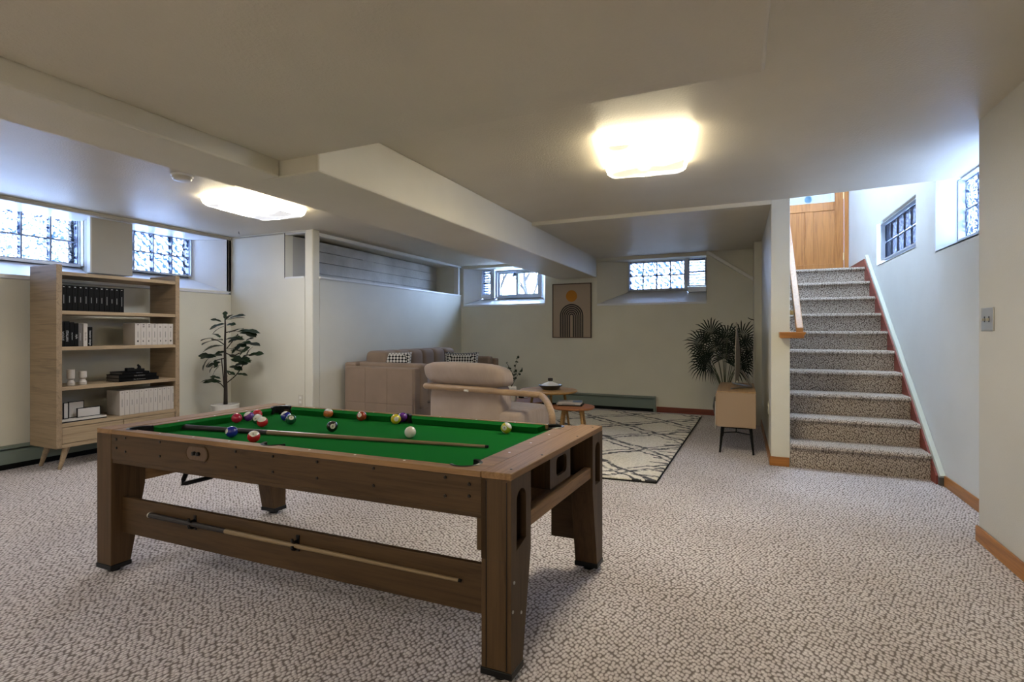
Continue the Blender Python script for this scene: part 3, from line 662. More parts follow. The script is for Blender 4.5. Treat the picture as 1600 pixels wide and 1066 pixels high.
# two unseen lamps added behind the camera as fill light for the room
lamp('added unseen fill lamp behind the camera near the back wall', (-.9, -1.6, 2.15), (.56, .74), 0., M['lensW'])
lamp('added unseen fill lamp behind the camera over the left side', (-4.2, -.6, ZC), (.56, .74), 0., M['lensC'])
def fill_area(loc, power, col, size=(.5, .65)):  # extra area light that strengthens an added lamp
    area('fill_light', loc, size, power, col)
fill_area((-.9, -1.6, 2.03), FILL_BACK * 1.3, (1, .93, .80)); fill_area((-4.2, -.6, ZC - .12), FILL_BACK * .5, (.98, .96, .92))
t = thing('smoke_detector', 'small round white smoke detector on the ceiling beside the beam', 'smoke detector', (-3.86, 2.53, ZC))
b = MB(); b.lathe([(.075, 0), (.075, -.012), (.07, -.014)], (-3.86, 2.53, ZC), 24); b.build('base', M['white'], t, smooth=False)
b = MB(); b.lathe([(.066, -.013), (.066, -.03), (.058, -.042), (.03, -.046)], (-3.86, 2.53, ZC), 24); b.build('cover', M['ivory'], t)
# light switch (two toggles) on right wall
a0 = onX(1535, 516, XR); a1 = onX(1554, 480, XR); y0, y1 = sorted((a0.y, a1.y)); z0, z1 = 1.206, 1.336
t = thing('light_switch', 'brushed metal double light switch plate on the right wall', 'light switch', (XR, (y0+y1)/2, z0))
boxes('plate', [((XR - .007, y0, z0), (XR, y1, z1))], M['steel'], t, bevel=.003)
for y in (y0 + (y1-y0)*.32, y0 + (y1-y0)*.68):
    boxes('slot', [((XR - .0075, y - .007, 1.255), (XR - .0065, y + .007, 1.287))], M['black'], t)
    boxes('toggle', [((XR - .02, y - .004, 1.262), (XR - .007, y + .004, 1.277))], M['ivory'], t, bevel=.002)
def outlet(label, o, ux, n):
    t = thing('wall_outlet', label, 'outlet', o); o = Vector(o); u = Vector(ux); nn = Vector(n); Z = Vector((0, 0, 1))
    def pl(name, w_, h0, h1, d0, d1, m):
        b = MB(); b.hexa([o + u*-w_ + Z*h0 + nn*d0, o + u*w_ + Z*h0 + nn*d0, o + u*w_ + Z*h0 + nn*d1, o - u*w_ + Z*h0 + nn*d1, o + u*-w_ + Z*h1 + nn*d0, o + u*w_ + Z*h1 + nn*d0, o + u*w_ + Z*h1 + nn*d1, o - u*w_ + Z*h1 + nn*d1]); b.build(name, m, t, bevel=.001)
    pl('plate', .035, -.058, .058, 0, .006, M['ivory']); pl('socket', .016, .012, .04, .006, .0085, M['white']); pl('socket', .016, -.04, -.012, .006, .0085, M['white'])
outlet('ivory wall outlet low on the wall near the column', (-4.68, YF, .41), (1, 0, 0), (0, -1, 0))
outlet('ivory wall outlet on partition wall behind the cabinet', (XP0, 5.60, .46), (0, 1, 0), (-1, 0, 0))
b = MB(); b.tube([(.17, 7.5, 1.36), (.13, 7.5, 1.37), (.10, 7.5, 1.39)], .006, 6); b.build('wall_hook', M['black'], label='small black hook sticking out of the corner above the palm', cat='hook', origin=(.17, 7.5, 1.36))
b = MB(); hp = onZ(373, 362, ZC); b.tube([(hp.x, hp.y, ZC), (hp.x, hp.y, ZC - .02), (hp.x + .012, hp.y, ZC - .03)], .004, 6); b.build('ceiling_hook', M['screw'], label='tiny dark hook in the ceiling near the left corner', cat='hook', origin=(hp.x, hp.y, ZC))

# ------------------------------------------------------------------ baseboard heaters
def heater(label, along, a0, a1, wallc, n, H0=.045, H1=.20):
    """along 'X' or 'Y'; cover profile extruded"""
    t = thing('baseboard_heater', label, 'heater', (wallc, (a0+a1)/2, 0) if along == 'Y' else ((a0+a1)/2, wallc, 0))
    fn = (lambda p, q, s_: (wallc + n*p, s_, q)) if along == 'Y' else (lambda p, q, s_: (s_, wallc + n*p, q))
    b = MB(); b.prism([(0, H0), (.012, H0), (.012, H1 + .008), (0, H1 + .008)], fn, a0, a1); b.build('back_plate', M['heater'], t)
    b = MB(); b.prism([(.058, .055), (.065, .055), (.065, H1 - .045), (.05, H1 - .03), (.044, H1 - .034), (.058, H1 - .05)], fn, a0, a1); b.build('front_cover', M['heater'], t)
    b = MB(); b.prism([(.012, H1 + .008), (.06, H1 - .006), (.062, H1 - .014), (.012, H1 - .002)], fn, a0, a1); b.build('top_hood', M['heater'], t)
    b = MB(); b.prism([(.012, .06), (.05, .06), (.05, H1 - .05), (.012, H1 - .05)], fn, a0 + .01, a1 - .01); b.build('fin_element', M['blackm'], t)
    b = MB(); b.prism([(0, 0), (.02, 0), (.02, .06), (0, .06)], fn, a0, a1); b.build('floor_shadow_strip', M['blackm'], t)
    for e0, e1 in ((a0 - .03, a0), (a1, a1 + .03)):
        b = MB(); b.prism([(0, 0.01), (.068, 0.01), (.068, H1 - .04), (.055, H1 - .005), (0, H1 + .01)], fn, e0, e1); b.build('end_cap', M['heater'], t)
heater('grey green baseboard heater along the left wall behind the bookcase', 'Y', .2, 4.40, XL, 1)
heater('grey green baseboard heater along the far wall behind the coffee tables', 'X', -4.4, -1.18, YB, -1, .045, .225)

# ------------------------------------------------------------------ pool table (local u along the long side, v across, z up)
TO = Vector((-2.945, 1.501, 0)); TU = Vector((2.241, .076, 0)).normalized(); TV = Vector((.060, 1.0, 0)).normalized()
TL, TW, TH = 2.242, 1.012, .72
def T(u, v, z): return TO + TU * u + TV * v + Vector((0, 0, z))
def uv(p):
    q = Vector(p) - TO; det = TU.x * TV.y - TU.y * TV.x
    return ((q.x * TV.y - q.y * TV.x) / det, (TU.x * q.y - TU.y * q.x) / det)
pt = thing('pool_table', 'long wooden pool table with green cloth standing in the foreground', 'pool table', T(TL/2, TW/2, 0))
def tb(name, a, c, m, **k): return boxes(name, [(a, c)], m, k.pop('parent', pt), xf=T, bevel=k.pop('bevel', .003), **k)
# top frame with pocket notches
u0, u1, v0, v1 = .17, 2.045, .048, .942
pc = [('bl', .192, .088), ('bm', 1.10, .080), ('br', 2.018, .088), ('tr', 2.018, .905), ('tm', 1.10, .910), ('tl', .192, .905)]
R = .056
def arc(c, a0, a1, n=14): return [(c[0] + R * math.cos(a0 + (a1 - a0) * i / n), c[1] + R * math.sin(a0 + (a1 - a0) * i / n)) for i in range(n + 1)]
hole = []
def corner(c, su, sv):
    uu = u0 if su < 0 else u1; vv = v0 if sv < 0 else v1
    pv = c[1] - sv * math.sqrt(R*R - (uu - c[0])**2); pu = c[0] - su * math.sqrt(R*R - (vv - c[1])**2)
    return math.atan2(pv - c[1], uu - c[0]), math.atan2(vv - c[1], pu - c[0])
cs = {n: (u_, v_) for n, u_, v_ in pc}
aL, aB = corner(cs['bl'], -1, -1); hole += arc(cs['bl'], aL % (2*PI), aB % (2*PI) if aB % (2*PI) > aL % (2*PI) else aB % (2*PI) + 2*PI)
c_ = cs['bm']; dy = math.asin((c_[1] - v0) / R); hole += arc(c_, PI + dy, 2*PI - dy)
aR, aB = corner(cs['br'], 1, -1); hole += arc(cs['br'], aB % (2*PI), (aR % (2*PI)) + (2*PI if aR % (2*PI) < aB % (2*PI) else 0))
aR, aT = corner(cs['tr'], 1, 1); hole += arc(cs['tr'], aR - (2*PI if aR > aT else 0), aT)
c_ = cs['tm']; dy = math.asin((v1 - c_[1]) / R); hole += arc(c_, dy, PI - dy)
aL, aT = corner(cs['tl'], -1, 1); hole += arc(cs['tl'], aT, aL % (2*PI) + (2*PI if aL % (2*PI) < aT else 0))
F3 = lambda p, q, t: (p, q, t)
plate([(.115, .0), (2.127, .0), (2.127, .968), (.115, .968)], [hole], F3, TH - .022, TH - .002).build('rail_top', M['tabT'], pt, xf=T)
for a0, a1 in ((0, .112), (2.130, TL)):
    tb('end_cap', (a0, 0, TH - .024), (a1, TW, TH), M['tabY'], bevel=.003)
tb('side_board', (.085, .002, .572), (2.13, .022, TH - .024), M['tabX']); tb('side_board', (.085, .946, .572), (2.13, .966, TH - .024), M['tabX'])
tb('side_lip', (.085, .006, .553), (2.13, .05, .572), M['tabX']); tb('side_lip', (.085, .92, .553), (2.13, .966, .572), M['tabX'])
tb('table_underside', (.1, .022, .56), (2.13, .946, .575), M['tabX'])
# cloth bed with notches under the pockets and sloping cushions
plate([(.15, .03), (2.07, .03), (2.07, .945), (.15, .945)], [[(c_[0] + .047 * math.cos(2*PI*i/20), c_[1] + .047 * math.sin(2*PI*i/20)) for i in range(20)] for c_ in cs.values()], F3, .655, .676).build('cloth_bed', M['felt'], pt, xf=T, label='green cloth playing surface')
def cushion(a, b_, side):
    # nose line from a to b, back line along the rail
    (ax, ay), (bx_, by) = a, b_; d = {'b': (0, -1), 't': (0, 1), 'l': (-1, 0), 'r': (1, 0)}[side]; w_ = .042
    s_ = Vector((bx_ - ax, by - ay, 0)).normalized() * .028
    A, B = Vector((ax, ay, 0)) + s_, Vector((bx_, by, 0)) - s_; D = Vector((d[0], d[1], 0)) * w_
    b = MB(); b.hexa([A + Vector((0, 0, .676)) + D*.35, B + Vector((0, 0, .676)) + D*.35, B + s_ + D + Vector((0, 0, .676)), A - s_ + D + Vector((0, 0, .676)),
                      A + Vector((0, 0, .706)), B + Vector((0, 0, .706)), B + s_ + D + Vector((0, 0, .716)), A - s_ + D + Vector((0, 0, .716))])
    b.build('cushion', M['felt'], pt, xf=T)
n_ = .040
cushion((.245, v0 + n_), (1.05, v0 + n_), 'b'); cushion((1.15, v0 + n_), (1.965, v0 + n_), 'b')
cushion((.245, v1 - n_), (1.05, v1 - n_), 't'); cushion((1.15, v1 - n_), (1.965, v1 - n_), 't')
cushion((u0 + n_, .14), (u0 + n_, .85), 'l'); cushion((u1 - n_, .14), (u1 - n_, .85), 'r')
for n, c_ in cs.items():
    b = MB(); nn = 28; prof = [(.046, .60), (.0463, .70), (.047, TH - .001), (.055, TH + .0015), (.060, TH - .001), (.060, .69), (.058, .60)]
    # the rim is a C open towards the cloth
    cen = Vector((1.10, .49)); dirn = math.atan2(cen.y - c_[1], cen.x - c_[0]) if n not in ('bm', 'tm') else (PI/2 if n == 'bm' else -PI/2)
    op = 96 if n in ('bm', 'tm') else 70; a0 = dirn + math.radians(op); span = 2*PI - math.radians(2*op); vs = []; fs = []
    for r_, z in prof:
        for k in range(nn + 1):
            a = a0 + span * k / nn; vs.append((c_[0] + r_*math.cos(a), c_[1] + r_*math.sin(a), z))
    L = nn + 1; P_ = len(prof)
    for i in range(P_):
        for k in range(nn): fs.append((i*L + k, i*L + k + 1, ((i+1) % P_)*L + k + 1, ((i+1) % P_)*L + k))
    fs += [tuple(i*L for i in range(P_)), tuple(i*L + nn for i in range(P_ - 1, -1, -1))]
    b.add(vs, fs); pk = b.build('pocket', M['black'], pt, xf=T)
    b = MB(); b.lathe([(.0, .0), (.047, .0), (.047, .006), (0, .006)], (c_[0], c_[1], .604), 20, False); b.lathe([(.0475, .0), (.0475, .07)], (c_[0], c_[1], .604), 24, False)
    b.build('pocket_bottom', M['blackm'], pk, xf=T)
# legs: wide boards, tapering on the inner side
def leg(ua, ub, near, right):
    sgn = 1 if near else -1; vo = .0 if near else TW
    top, bot = (.155, .088)
    b = MB(); va, vb, vc = vo, vo + sgn * top, vo + sgn * bot; zt = TH - .024
    def q(z, vi): return [(ua, min(va, vi), z), (ub, min(va, vi), z), (ub, max(va, vi), z), (ua, max(va, vi), z)]
    if not right:
        b.hexa(q(.045, vc) + q(.42, vb)); b.box((ua, min(va, vb), .42), (ub, max(va, vb), zt)); l = b.build('leg', M['tabZ'], pt, xf=T, bevel=.003)
    else:
        # end face is a plate with an arched slot cut in it, on a hollow box
        b.hexa([(ua, p[1], p[2]) if p[0] == ua else (ub - .02, p[1], p[2]) for p in q(.045, vc) + q(.42, vb)])
        l = b.build('leg', M['tabZ'], pt, xf=T, bevel=.003)
        ys = sorted((va, vb)); 
        boxes('leg_side', [((ua, va if near else va - .018, .42), (ub - .02, va + .018 if near else va, zt)), ((ua, vb - .018 if near else vb, .42), (ub - .02, vb if near else vb + .018, zt)), ((ua, ys[0], .42), (ua + .018, ys[1], zt))], M['tabZ'], l, xf=T)
        boxes('slot_lining', [((ub - .050, ys[0] + .018, .425), (ub - .046, ys[1] - .018, zt))], M['blackm'], l, xf=T)
        out = [(va, .045), (vc, .045), (vb, .42), (vb, zt), (va, zt)]
        hv0, hv1 = sorted((vo + sgn * .04, vo + sgn * .115)); cv = (hv0 + hv1)/2; rr = (hv1 - hv0)/2
        hole = [(hv0, .445), (hv1, .470 if near else .445)] + [(cv + rr*math.cos(a), .615 + rr*math.sin(a)) for a in [PI*i/10 for i in range(11)]]
        plate(out, [hole], lambda p, q_, t: (t, p, q_), ub - .02, ub).build('leg_face', M['tabZ'], l, xf=T)
    boxes('foot_plate', [((ua - .003, min(va, vc) - .003, .022), (ub + .003, max(va, vc) + .003, .046))], M['black'], l, xf=T, bevel=.003)
    b = MB(); b.lathe([(.018, .0), (.026, .002), (.026, .014), (.012, .016), (.012, .024)], ((ua+ub)/2, (va+vc)/2, 0), 16); b.build('leveler', M['black'], l, xf=T)
    return l
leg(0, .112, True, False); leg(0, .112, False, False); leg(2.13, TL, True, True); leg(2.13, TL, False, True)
for uu in (2.148, 2.224): tb('leg_bead', (uu, -.002, .05), (uu + .003, .0, TH - .03), M['screw'], bevel=0)
# panels behind the near right and far right legs, cross boards
tb('bracket_panel', (2.095, .03, .43), (2.13, .05, .553), M['tabZ']); tb('bracket_panel', (2.0, .93, .15), (2.13, .95, .553), M['tabX'])
tb('cross_board', (.06, .12, .43), (.10, .90, .60), M['tabY']); tb('cross_rail', (2.20, .15, .487), (2.232, .86, .540), M['tabY'])
tb('cross_board', (2.10, .05, .40), (2.13, .96, .57), M['tabY']); tb('shelf_board', (2.13, .15, .487), (2.2, .86, .497), M['tabY'])
tb('long_stretcher', (.10, .05, .195), (2.14, .072, .372), M['tabX'])
# ball return box with a rounded window
bv0, bv1, bz0, bz1 = .40, .63, .555, .695
tb('box_wall', (2.13, bv0, bz0), (2.20, bv0 + .014, bz1), M['tabZ']); tb('box_wall', (2.13, bv1 - .014, bz0), (2.20, bv1, bz1), M['tabZ']); tb('box_lining', (2.15, bv0 + .014, bz0), (2.155, bv1 - .014, bz1), M['blackm'], bevel=0)
plate([(bv0, bz0), (bv1, bz0), (bv1, bz1), (bv0, bz1)], [rrect(bv0 + .065, bz0 + .035, bv1 - .045, bz1 - .025, .025)], lambda p, q, t: (t, p, q), 2.20, 2.214).build('box_front', M['tabZ'], pt, xf=T)
# screws on the near side board, located by where they stand on the board
def onT(px, py, v):
    d_ = ray(px, py); n = Vector((-TU.y, TU.x, 0)); k = (T(0, v, 0) - CP).dot(n) / d_.dot(n); return CP + d_ * k
scr = None
for px, py in ((181.7, 686.6), (181.7, 700), (196, 684.6), (196, 706), (249.8, 691), (249.8, 713), (368, 705.7), (368, 730), (426.3, 713.3), (426.3, 737.6), (495.3, 721.8), (495.3, 747.3), (583.6, 732), (583.6, 759), (695.7, 746), (695.7, 775), (733, 757), (733, 775.5)):
    P_ = onT(px, py, 0.0)
    if scr is None:
        b = MB(); b.lathe([(.0, 0), (.0065, 0), (.0055, .003), (0, .0035)], (0, 0, 0), 10, False); scr = b.build('screw', M['screw'], pt, local=True, xf=lambda x, y, z: (x, -z, y)); s_ = scr
    else: s_ = scr.copy(); COL.objects.link(s_); s_.parent = pt
    s_.location = P_ - wloc(pt)
for px, py in ((803, 911), (801, 957), (814, 957)):
    d_ = ray(px, py); n = Vector((TV.y, -TV.x, 0)); k = (T(TL, 0, 0) - CP).dot(n) / d_.dot(n); P_ = CP + d_ * k
    b = MB(); b.lathe([(.0, 0), (.006, 0), (.005, .003), (0, .0035)], (0, 0, 0), 10, False); s_ = b.build('bolt', M['silver'], pt, local=True, xf=lambda x, y, z: (z, x, y)); s_.location = P_ - wloc(pt)
for v_ in (.06, .95, .3, .7):
    b = MB(); b.lathe([(0, 0), (.005, 0), (.004, .0015), (0, .002)], (TL - .03 if v_ in (.06, .95) else TL - .02, v_, TH), 10, False); b.build('cap_screw', M['screw'], pt, xf=T)
# oval score counter on the near side board
P_ = onT(307.5, 709, 0.0); uc, _ = uv(P_); zc = P_.z
plate(rrect(uc - .072, zc - .036, uc + .072, zc + .036, .034), [rrect(uc - .066, zc - .030, uc + .066, zc + .030, .028)], lambda p, q, t: (p, t, q), -.003, .003).build('counter_rim', M['tabX'], pt, xf=T)
cb = MB(); cb.prism(rrect(uc - .066, zc - .030, uc + .066, zc + .030, .028), lambda p, q, t: (p, t, q), -.0012, .002); cb.build('counter_plate', wood('dark_panel', (.10, .06, .035), (.07, .04, .02), 'Z'), pt, xf=T)
for du in (-.014, .014): b = MB(); b.lathe([(0, 0), (.010, 0), (.009, .010), (0, .012)], (0, 0, 0), 12, False); b.build('counter_knob', M['black'], pt, xf=lambda x, y, z: T(uc + du + x, -.001 - z, zc + y))
# small white sights on the rails
for k in range(1, 8):
    for vv in (.034, .948):
        uu = .19 + (2.02 - .19) * k / 8
        if k == 4: continue
        b = MB(); b.lathe([(0, 0), (.005, 0), (0, .0008)], (uu, vv, TH - .002), 10, False); b.build('rail_sight', M['white'], pt, xf=T)
for vv in (.3, .5, .7):
    for uu in (.145, 2.085): b = MB(); b.lathe([(0, 0), (.005, 0), (0, .0008)], (uu, vv, TH - .002), 10, False); b.build('rail_sight', M['white'], pt, xf=T)
# cue hooks on the stretcher
def hook(px):
    P_ = onT(px, 838, .05); u_, _ = uv(P_)
    h = tb('cue_hook', (u_ - .008, .045, .285), (u_ + .008, .0505, .352), M['black'], bevel=.001)
    for z in (.300, .330): 
        b = MB(); b.tube([(u_, .046, z), (u_, .030, z - .002), (u_, .020, z + .004), (u_, .018, z + .015)], .006, 8); b.build('hook_arm', M['black'], h, xf=T, smooth=True)
hook(305.5); hook(466)
def cue(label, a, b_, r0, r1):
    a, b_ = Vector(a), Vector(b_); t = thing('cue_stick', label, 'cue', a); L = b_ - a
    def seg(name, s0, s1, m, ra=None, rb=None):
        x = MB(); ra = ra or r0 + (r1 - r0)*s0; rb = rb or r0 + (r1 - r0)*s1; x.tube([a + L*s0, a + L*s1], [ra, rb], 12); x.build(name, m, t, smooth=False)
    return seg
P0, P1 = onZ(283, 667, .676 + .014), onZ(763, 698, .676 + .008); Pm = onZ(411, 677, .69); f_ = (Pm - P0).length / (P1 - P0).length
sg = cue('wooden cue stick lying diagonally across the green cloth', P0, P1, .0145, .0065)
sg('grip', 0.004, f_, M['grip']); sg('bumper', 0, .004, M['ivory']); sg('shaft', f_, .992, M['shaft']); sg('tip', .992, 1, M['blackm'])
# second cue hanging in the hooks
P0, P1 = onT(233, 805, .032), onT(720, 908, .032); P0 = Vector(P0); P1 = Vector(P1)
d0, d1 = uv(P0), uv(P1); P0 = T(d0[0], .033, P0.z); P1 = T(d1[0], .033, P1.z)
Pm = onT(352, 829.5, .032); f_ = (uv(Pm)[0] - d0[0]) / (d1[0] - d0[0])
sg = cue('cue stick hanging horizontally in the hooks on the lower stretcher', P0, P1, .013, .006)
sg('grip', .004, f_, M['grip']); sg('bumper', 0, .004, M['ivory']); sg('shaft', f_, .994, M['shaft']); sg('tip', .994, 1, M['blackm'])
# rack
w_ = .405
def onD(px, py, dist): d_ = ray(px, py); return CP + d_ * (dist / FPX)
RD = 2.62
tri = [onD(284, 757, RD), onD(337, 744, RD + .08), onD(301, 718, RD + .06)]
tri[2].z = .545
b = MB(); pts = []
for i in range(3):
    A, B = tri[i], tri[(i+1) % 3]; C_ = tri[i-1]
    pts += [A + (C_ - A).normalized() * .02, A + (C_ - A + B - A) * .015, A + (B - A).normalized() * .02]
b.tube(pts, .0115, 6, closed=True); rk = b.build('ball_rack', M['black'], label='black triangular ball rack hanging under the pool table', cat='rack')
# ------------------------------------------------------------------ pool balls
BR = .0285
def ballmat(n, c): return mat(n, c, .12, coat=.5)
BW = ballmat('ball_white', (.58, .57, .50))
def ball(label, px, py, col, stripe, num, rot, cue_=False):
    c0 = onZ(px, py, .676 + BR); t = thing('pool_ball', label, 'pool ball', c0 - Vector((0, 0, BR)), group='balls on the pool table')
    Rm = Matrix.Rotation(rot[2], 3, 'Z') @ Matrix.Rotation(rot[1], 3, 'Y') @ Matrix.Rotation(rot[0], 3, 'X')
    b = MB(); n, m_ = 28, 18; vs = []; fs = []
    for i in range(m_ + 1):
        ph = -PI/2 + PI*i/m_
        for k in range(n): vs.append(Rm @ Vector((BR*math.cos(ph)*math.cos(2*PI*k/n), BR*math.cos(ph)*math.sin(2*PI*k/n), BR*math.sin(ph))) + Vector((0, 0, BR)))
    for i in range(m_):
        for k in range(n): fs.append((i*n + k, i*n + (k+1) % n, (i+1)*n + (k+1) % n, (i+1)*n + k))
    b.add(vs, fs)
    if stripe: b.mi = [0 if abs(-90 + 180*(i//n + .5)/m_) < 36 else 1 for i in range(m_*n)]
    b.build('sphere', [col, BW], t, smooth=True, local=True)
    if num:
        # number spot facing direction d (equator of the ball)
        d_ = (Vector((-c0.x, -c0.y, (CAMH - c0.z)))).normalized(); az = Matrix.Rotation(rot[3] if len(rot) > 3 else .3, 3, 'Z') @ d_
        az = (az + Vector((0, 0, (rot[4] if len(rot) > 4 else .1)))).normalized(); ax = Vector((0, 0, 1)).cross(az).normalized(); ay = az.cross(ax)
        x = MB(); vs = []
        for i in range(5):
            th = .46 * i / 4
            for k in range(16): vs.append((ax*math.cos(2*PI*k/16)*math.sin(th) + ay*math.sin(2*PI*k/16)*math.sin(th) + az*math.cos(th)) * (BR + .0002) + Vector((0, 0, BR)))
        fs = [(i*16 + k, i*16 + (k+1) % 16, (i+1)*16 + (k+1) % 16, (i+1)*16 + k) for i in range(4) for k in range(16)]
        x.add(vs, fs); sp = x.build('number_spot', BW, t, smooth=True, local=True)
        x = text_mb(num, .015, lambda p, q, d2: ((ax*p + ay*q + az*math.sqrt(max(1e-9, BR*BR - p*p - q*q))).normalized() * (BR + .0006) + Vector((0, 0, BR))))
        x.build('numeral', M['ink'], sp, local=True)
    return t
bm_ = {k: ballmat('ball_' + k, c) for k, c in dict(red=(.42, .012, .02), crimson=(.36, .012, .045), purple=(.10, .02, .22), green=(.01, .075, .035), blue=(.012, .018, .22), orange=(.40, .10, .02), black=(.008, .008, .009), rust=(.26, .035, .012), yellow=(.50, .42, .02), ygreen=(.42, .42, .03), white=(.62, .61, .56)).items()}
ball('crimson red pool ball closest to the left end rail', 370, 653.5, bm_['crimson'], False, '', (.9, .6, .2))
ball('purple striped pool ball beside the crimson ball', 389, 651, bm_['purple'], True, '', (.5, -.25, 0))
ball('red pool ball half hidden behind the purple striped ball', 402, 647.6, bm_['red'], False, '', (0, 0, 0))
ball('green striped pool ball half hidden behind a red ball', 402.5, 655, bm_['green'], True, '14', (.3, .9, 0, -.5))
ball('red pool ball touching the green striped ball', 410, 659.5, bm_['red'], True, '', (.45, .3, 0))
ball('dark blue pool ball resting beside the cue grip', 362, 675, bm_['blue'], False, '2', (0, 0, 0, -1.15, .1))
ball('red striped pool ball with number 5 close to the near rail', 396.5, 682.5, bm_['red'], True, '5', (.25, .35, 0, -.1, .55))
ball('blue striped pool ball half hidden behind the dark green ball', 446.5, 650.5, bm_['blue'], True, '', (.3, -.4, 0))
ball('dark green pool ball with number 6', 454.5, 655.5, bm_['green'], False, '6', (0, 0, 0, .1, .4))
ball('orange striped pool ball near the far rail', 513, 646, bm_['orange'], True, '', (0, .15, 0))
ball('black pool ball with number 8', 519, 666.5, bm_['black'], False, '8', (0, 0, 0, .1, .0))
ball('rust coloured pool ball with white number spot near the far rail', 565, 650.5, bm_['rust'], False, '7', (0, 0, 0, -.5, .25))
ball('yellow pool ball with number 1 at the far middle pocket', 618.5, 655, bm_['yellow'], False, '1', (0, 0, 0, .1, .0))
ball('purple pool ball behind yellow ball at the far middle pocket', 629, 652.2, bm_['purple'], False, '', (0, 0, 0))
ball('plain white cue ball', 641, 675.5, bm_['white'], False, '', (0, 0, 0))
ball('yellow striped pool ball with number 9 alone at the right end', 791, 669, bm_['ygreen'], True, '9', (.5, .5, .9, -.35, .0))

# ------------------------------------------------------------------ bookcase
bx0, bx1, by0, by1 = -5.79, -5.364, 2.43, 3.49
bc = thing('bookcase', 'tall pale oak bookcase with open shelves against the left wall', 'bookcase', ((bx0+bx1)/2, (by0+by1)/2, 0))
ZS = [.19, .37, .69, 1.04, 1.355, 1.695]
boxes('side_panel', [((bx0, by0, .19), (bx1, by0 + .042, 1.785))], M['shelfZ'], bc, bevel=.002); boxes('side_panel', [((bx0, by1 - .042, .19), (bx1, by1, 1.785))], M['shelfZ'], bc, bevel=.002)
for z in ZS: boxes('shelf', [((bx0 + .01, by0 + .042, z), (bx1 - .004, by1 - .042, z + .032))], M['shelfY'], bc, bevel=.002)
for y0, y1 in ((by0 + .045, by0 + .53), (by0 + .534, by1 - .045)):
    boxes('drawer', [((bx1 - .30, y0, .226), (bx1 - .008, y1, .366))], M['shelfY'], bc, bevel=.002)
boxes('drawer_gap', [((bx1 - .05, by0 + .042, .222), (bx1 - .02, by1 - .042, .37))], M['caulk'], bc)
for (x, y, sx, sy) in ((bx1 - .06, by0 + .10, 0.3, -1), (bx0 + .08, by0 + .10, -.3, -1), (bx1 - .06, by1 - .10, .3, 1), (bx0 + .08, by1 - .10, -.3, 1)):
    b = MB(); b.tube([(x, y, .19), (x + .03*sx, y + .055*sy, 0)], [.026, .014], 12); b.build('leg', M['shelfZ'], bc)
def book(name, label, y0, y1, z, h, m, depth=.17, xf_=None, cover=None, x1=bx1 - .03, group=None, marks=None):
    t = thing(name, label, 'book', (x1 - depth/2, (y0+y1)/2, z), group=group)
    boxes('cover', [((x1 - depth, y0 + .0008, z), (x1, y1 - .0008, z + h))], m, t, bevel=.002)
    if marks:
        for kind, zz, hh, ww, mm in marks:
            yc = (y0+y1)/2; Z0 = z + zz*h
            if kind == 'bar': boxes('spine_mark', [((x1, yc - ww/2, Z0 - hh/2), (x1 + .0008, yc + ww/2, Z0 + hh/2))], mm, t)
            elif kind == 'disc':
                b = MB(); n = 16
                if hh == 'full': pts = [(ww*math.cos(2*PI*i/n), ww*math.sin(2*PI*i/n)) for i in range(n)]
                elif hh == 'ring':
                    plate([(ww*math.cos(2*PI*i/n), ww*math.sin(2*PI*i/n)) for i in range(n)], [[(ww*.8*math.cos(2*PI*i/n), ww*.8*math.sin(2*PI*i/n)) for i in range(n)]], lambda p, q, t_: (t_, yc + p, Z0 + q), x1, x1 + .0008).build('spine_mark', mm, t); continue
                else:
                    s_ = -1 if hh == 'left' else 1; pts = [(s_*ww*math.sin(PI*i/n), ww*math.cos(PI*i/n)) for i in range(n + 1)]
                b.prism(pts, lambda p, q, t_: (t_, yc + p, Z0 + q), x1, x1 + .0008); b.build('spine_mark', mm, t)
            elif kind == 'text':
                tm = text_mb(hh[0], hh[1], lambda p, q, t_: (x1 + .0008, yc - q * -1 if False else yc + q, Z0 - p)); tm.build('lettering', mm, t)
    return t
YS0 = by0 + .044
def yS(px, X=bx1 - .03): return onX(px, 500, X).y
ords = ['leftmost', 'second', 'third', 'fourth', 'fifth', 'sixth', 'seventh', 'eighth', 'ninth', 'tenth', 'eleventh', 'rightmost']
ya, yb_ = YS0 + .002, yS(194); n = 12; dy = (yb_ - ya) / n
LONG = [.05, .038, .034, .032, .044, .034, .032, .034, .052, .026, .038, .06]
for i in range(n):
    lab = ('%s black book in the row on the top shelf' % ords[i]) if i in (0, 11) else ('%s black book from the left on the top shelf' % ords[i])
    book('book', lab, ya + i*dy, ya + (i+1)*dy, 1.387, .226, M['bookb'], group='black books on the top shelf', marks=[('bar', .45, LONG[i] * 1.5, .006, M['mark']), ('bar', .93, .006, .012, M['markw'])])
z = 1.072
specs = [(96, 100.5, .222, 'bookb', 'black book at the left end of the second shelf', ('VOGUE', .024)), (100.5, 109, .222, 'bookb', 'black book titled ITALIAN on the second shelf', ('ITALIAN', .026)), (109, 116.5, .216, 'bookb', 'black book with small grey spine lettering on the second shelf', ('the interiors', .013)), (116.5, 123, .208, 'bookb', 'shorter black book with handwritten title on the second shelf', ('style', .022)),
         (123, 130.3, .205, 'bookg', 'grey book on second shelf left of the white one', ('architecture', .014)), (130.3, 137, .208, 'bookw', 'single white book standing between grey and black books', ('Book life', .021)), (137, 144.8, .175, 'bookb', 'short black book titled Interior design', ('Interior design', .023))]
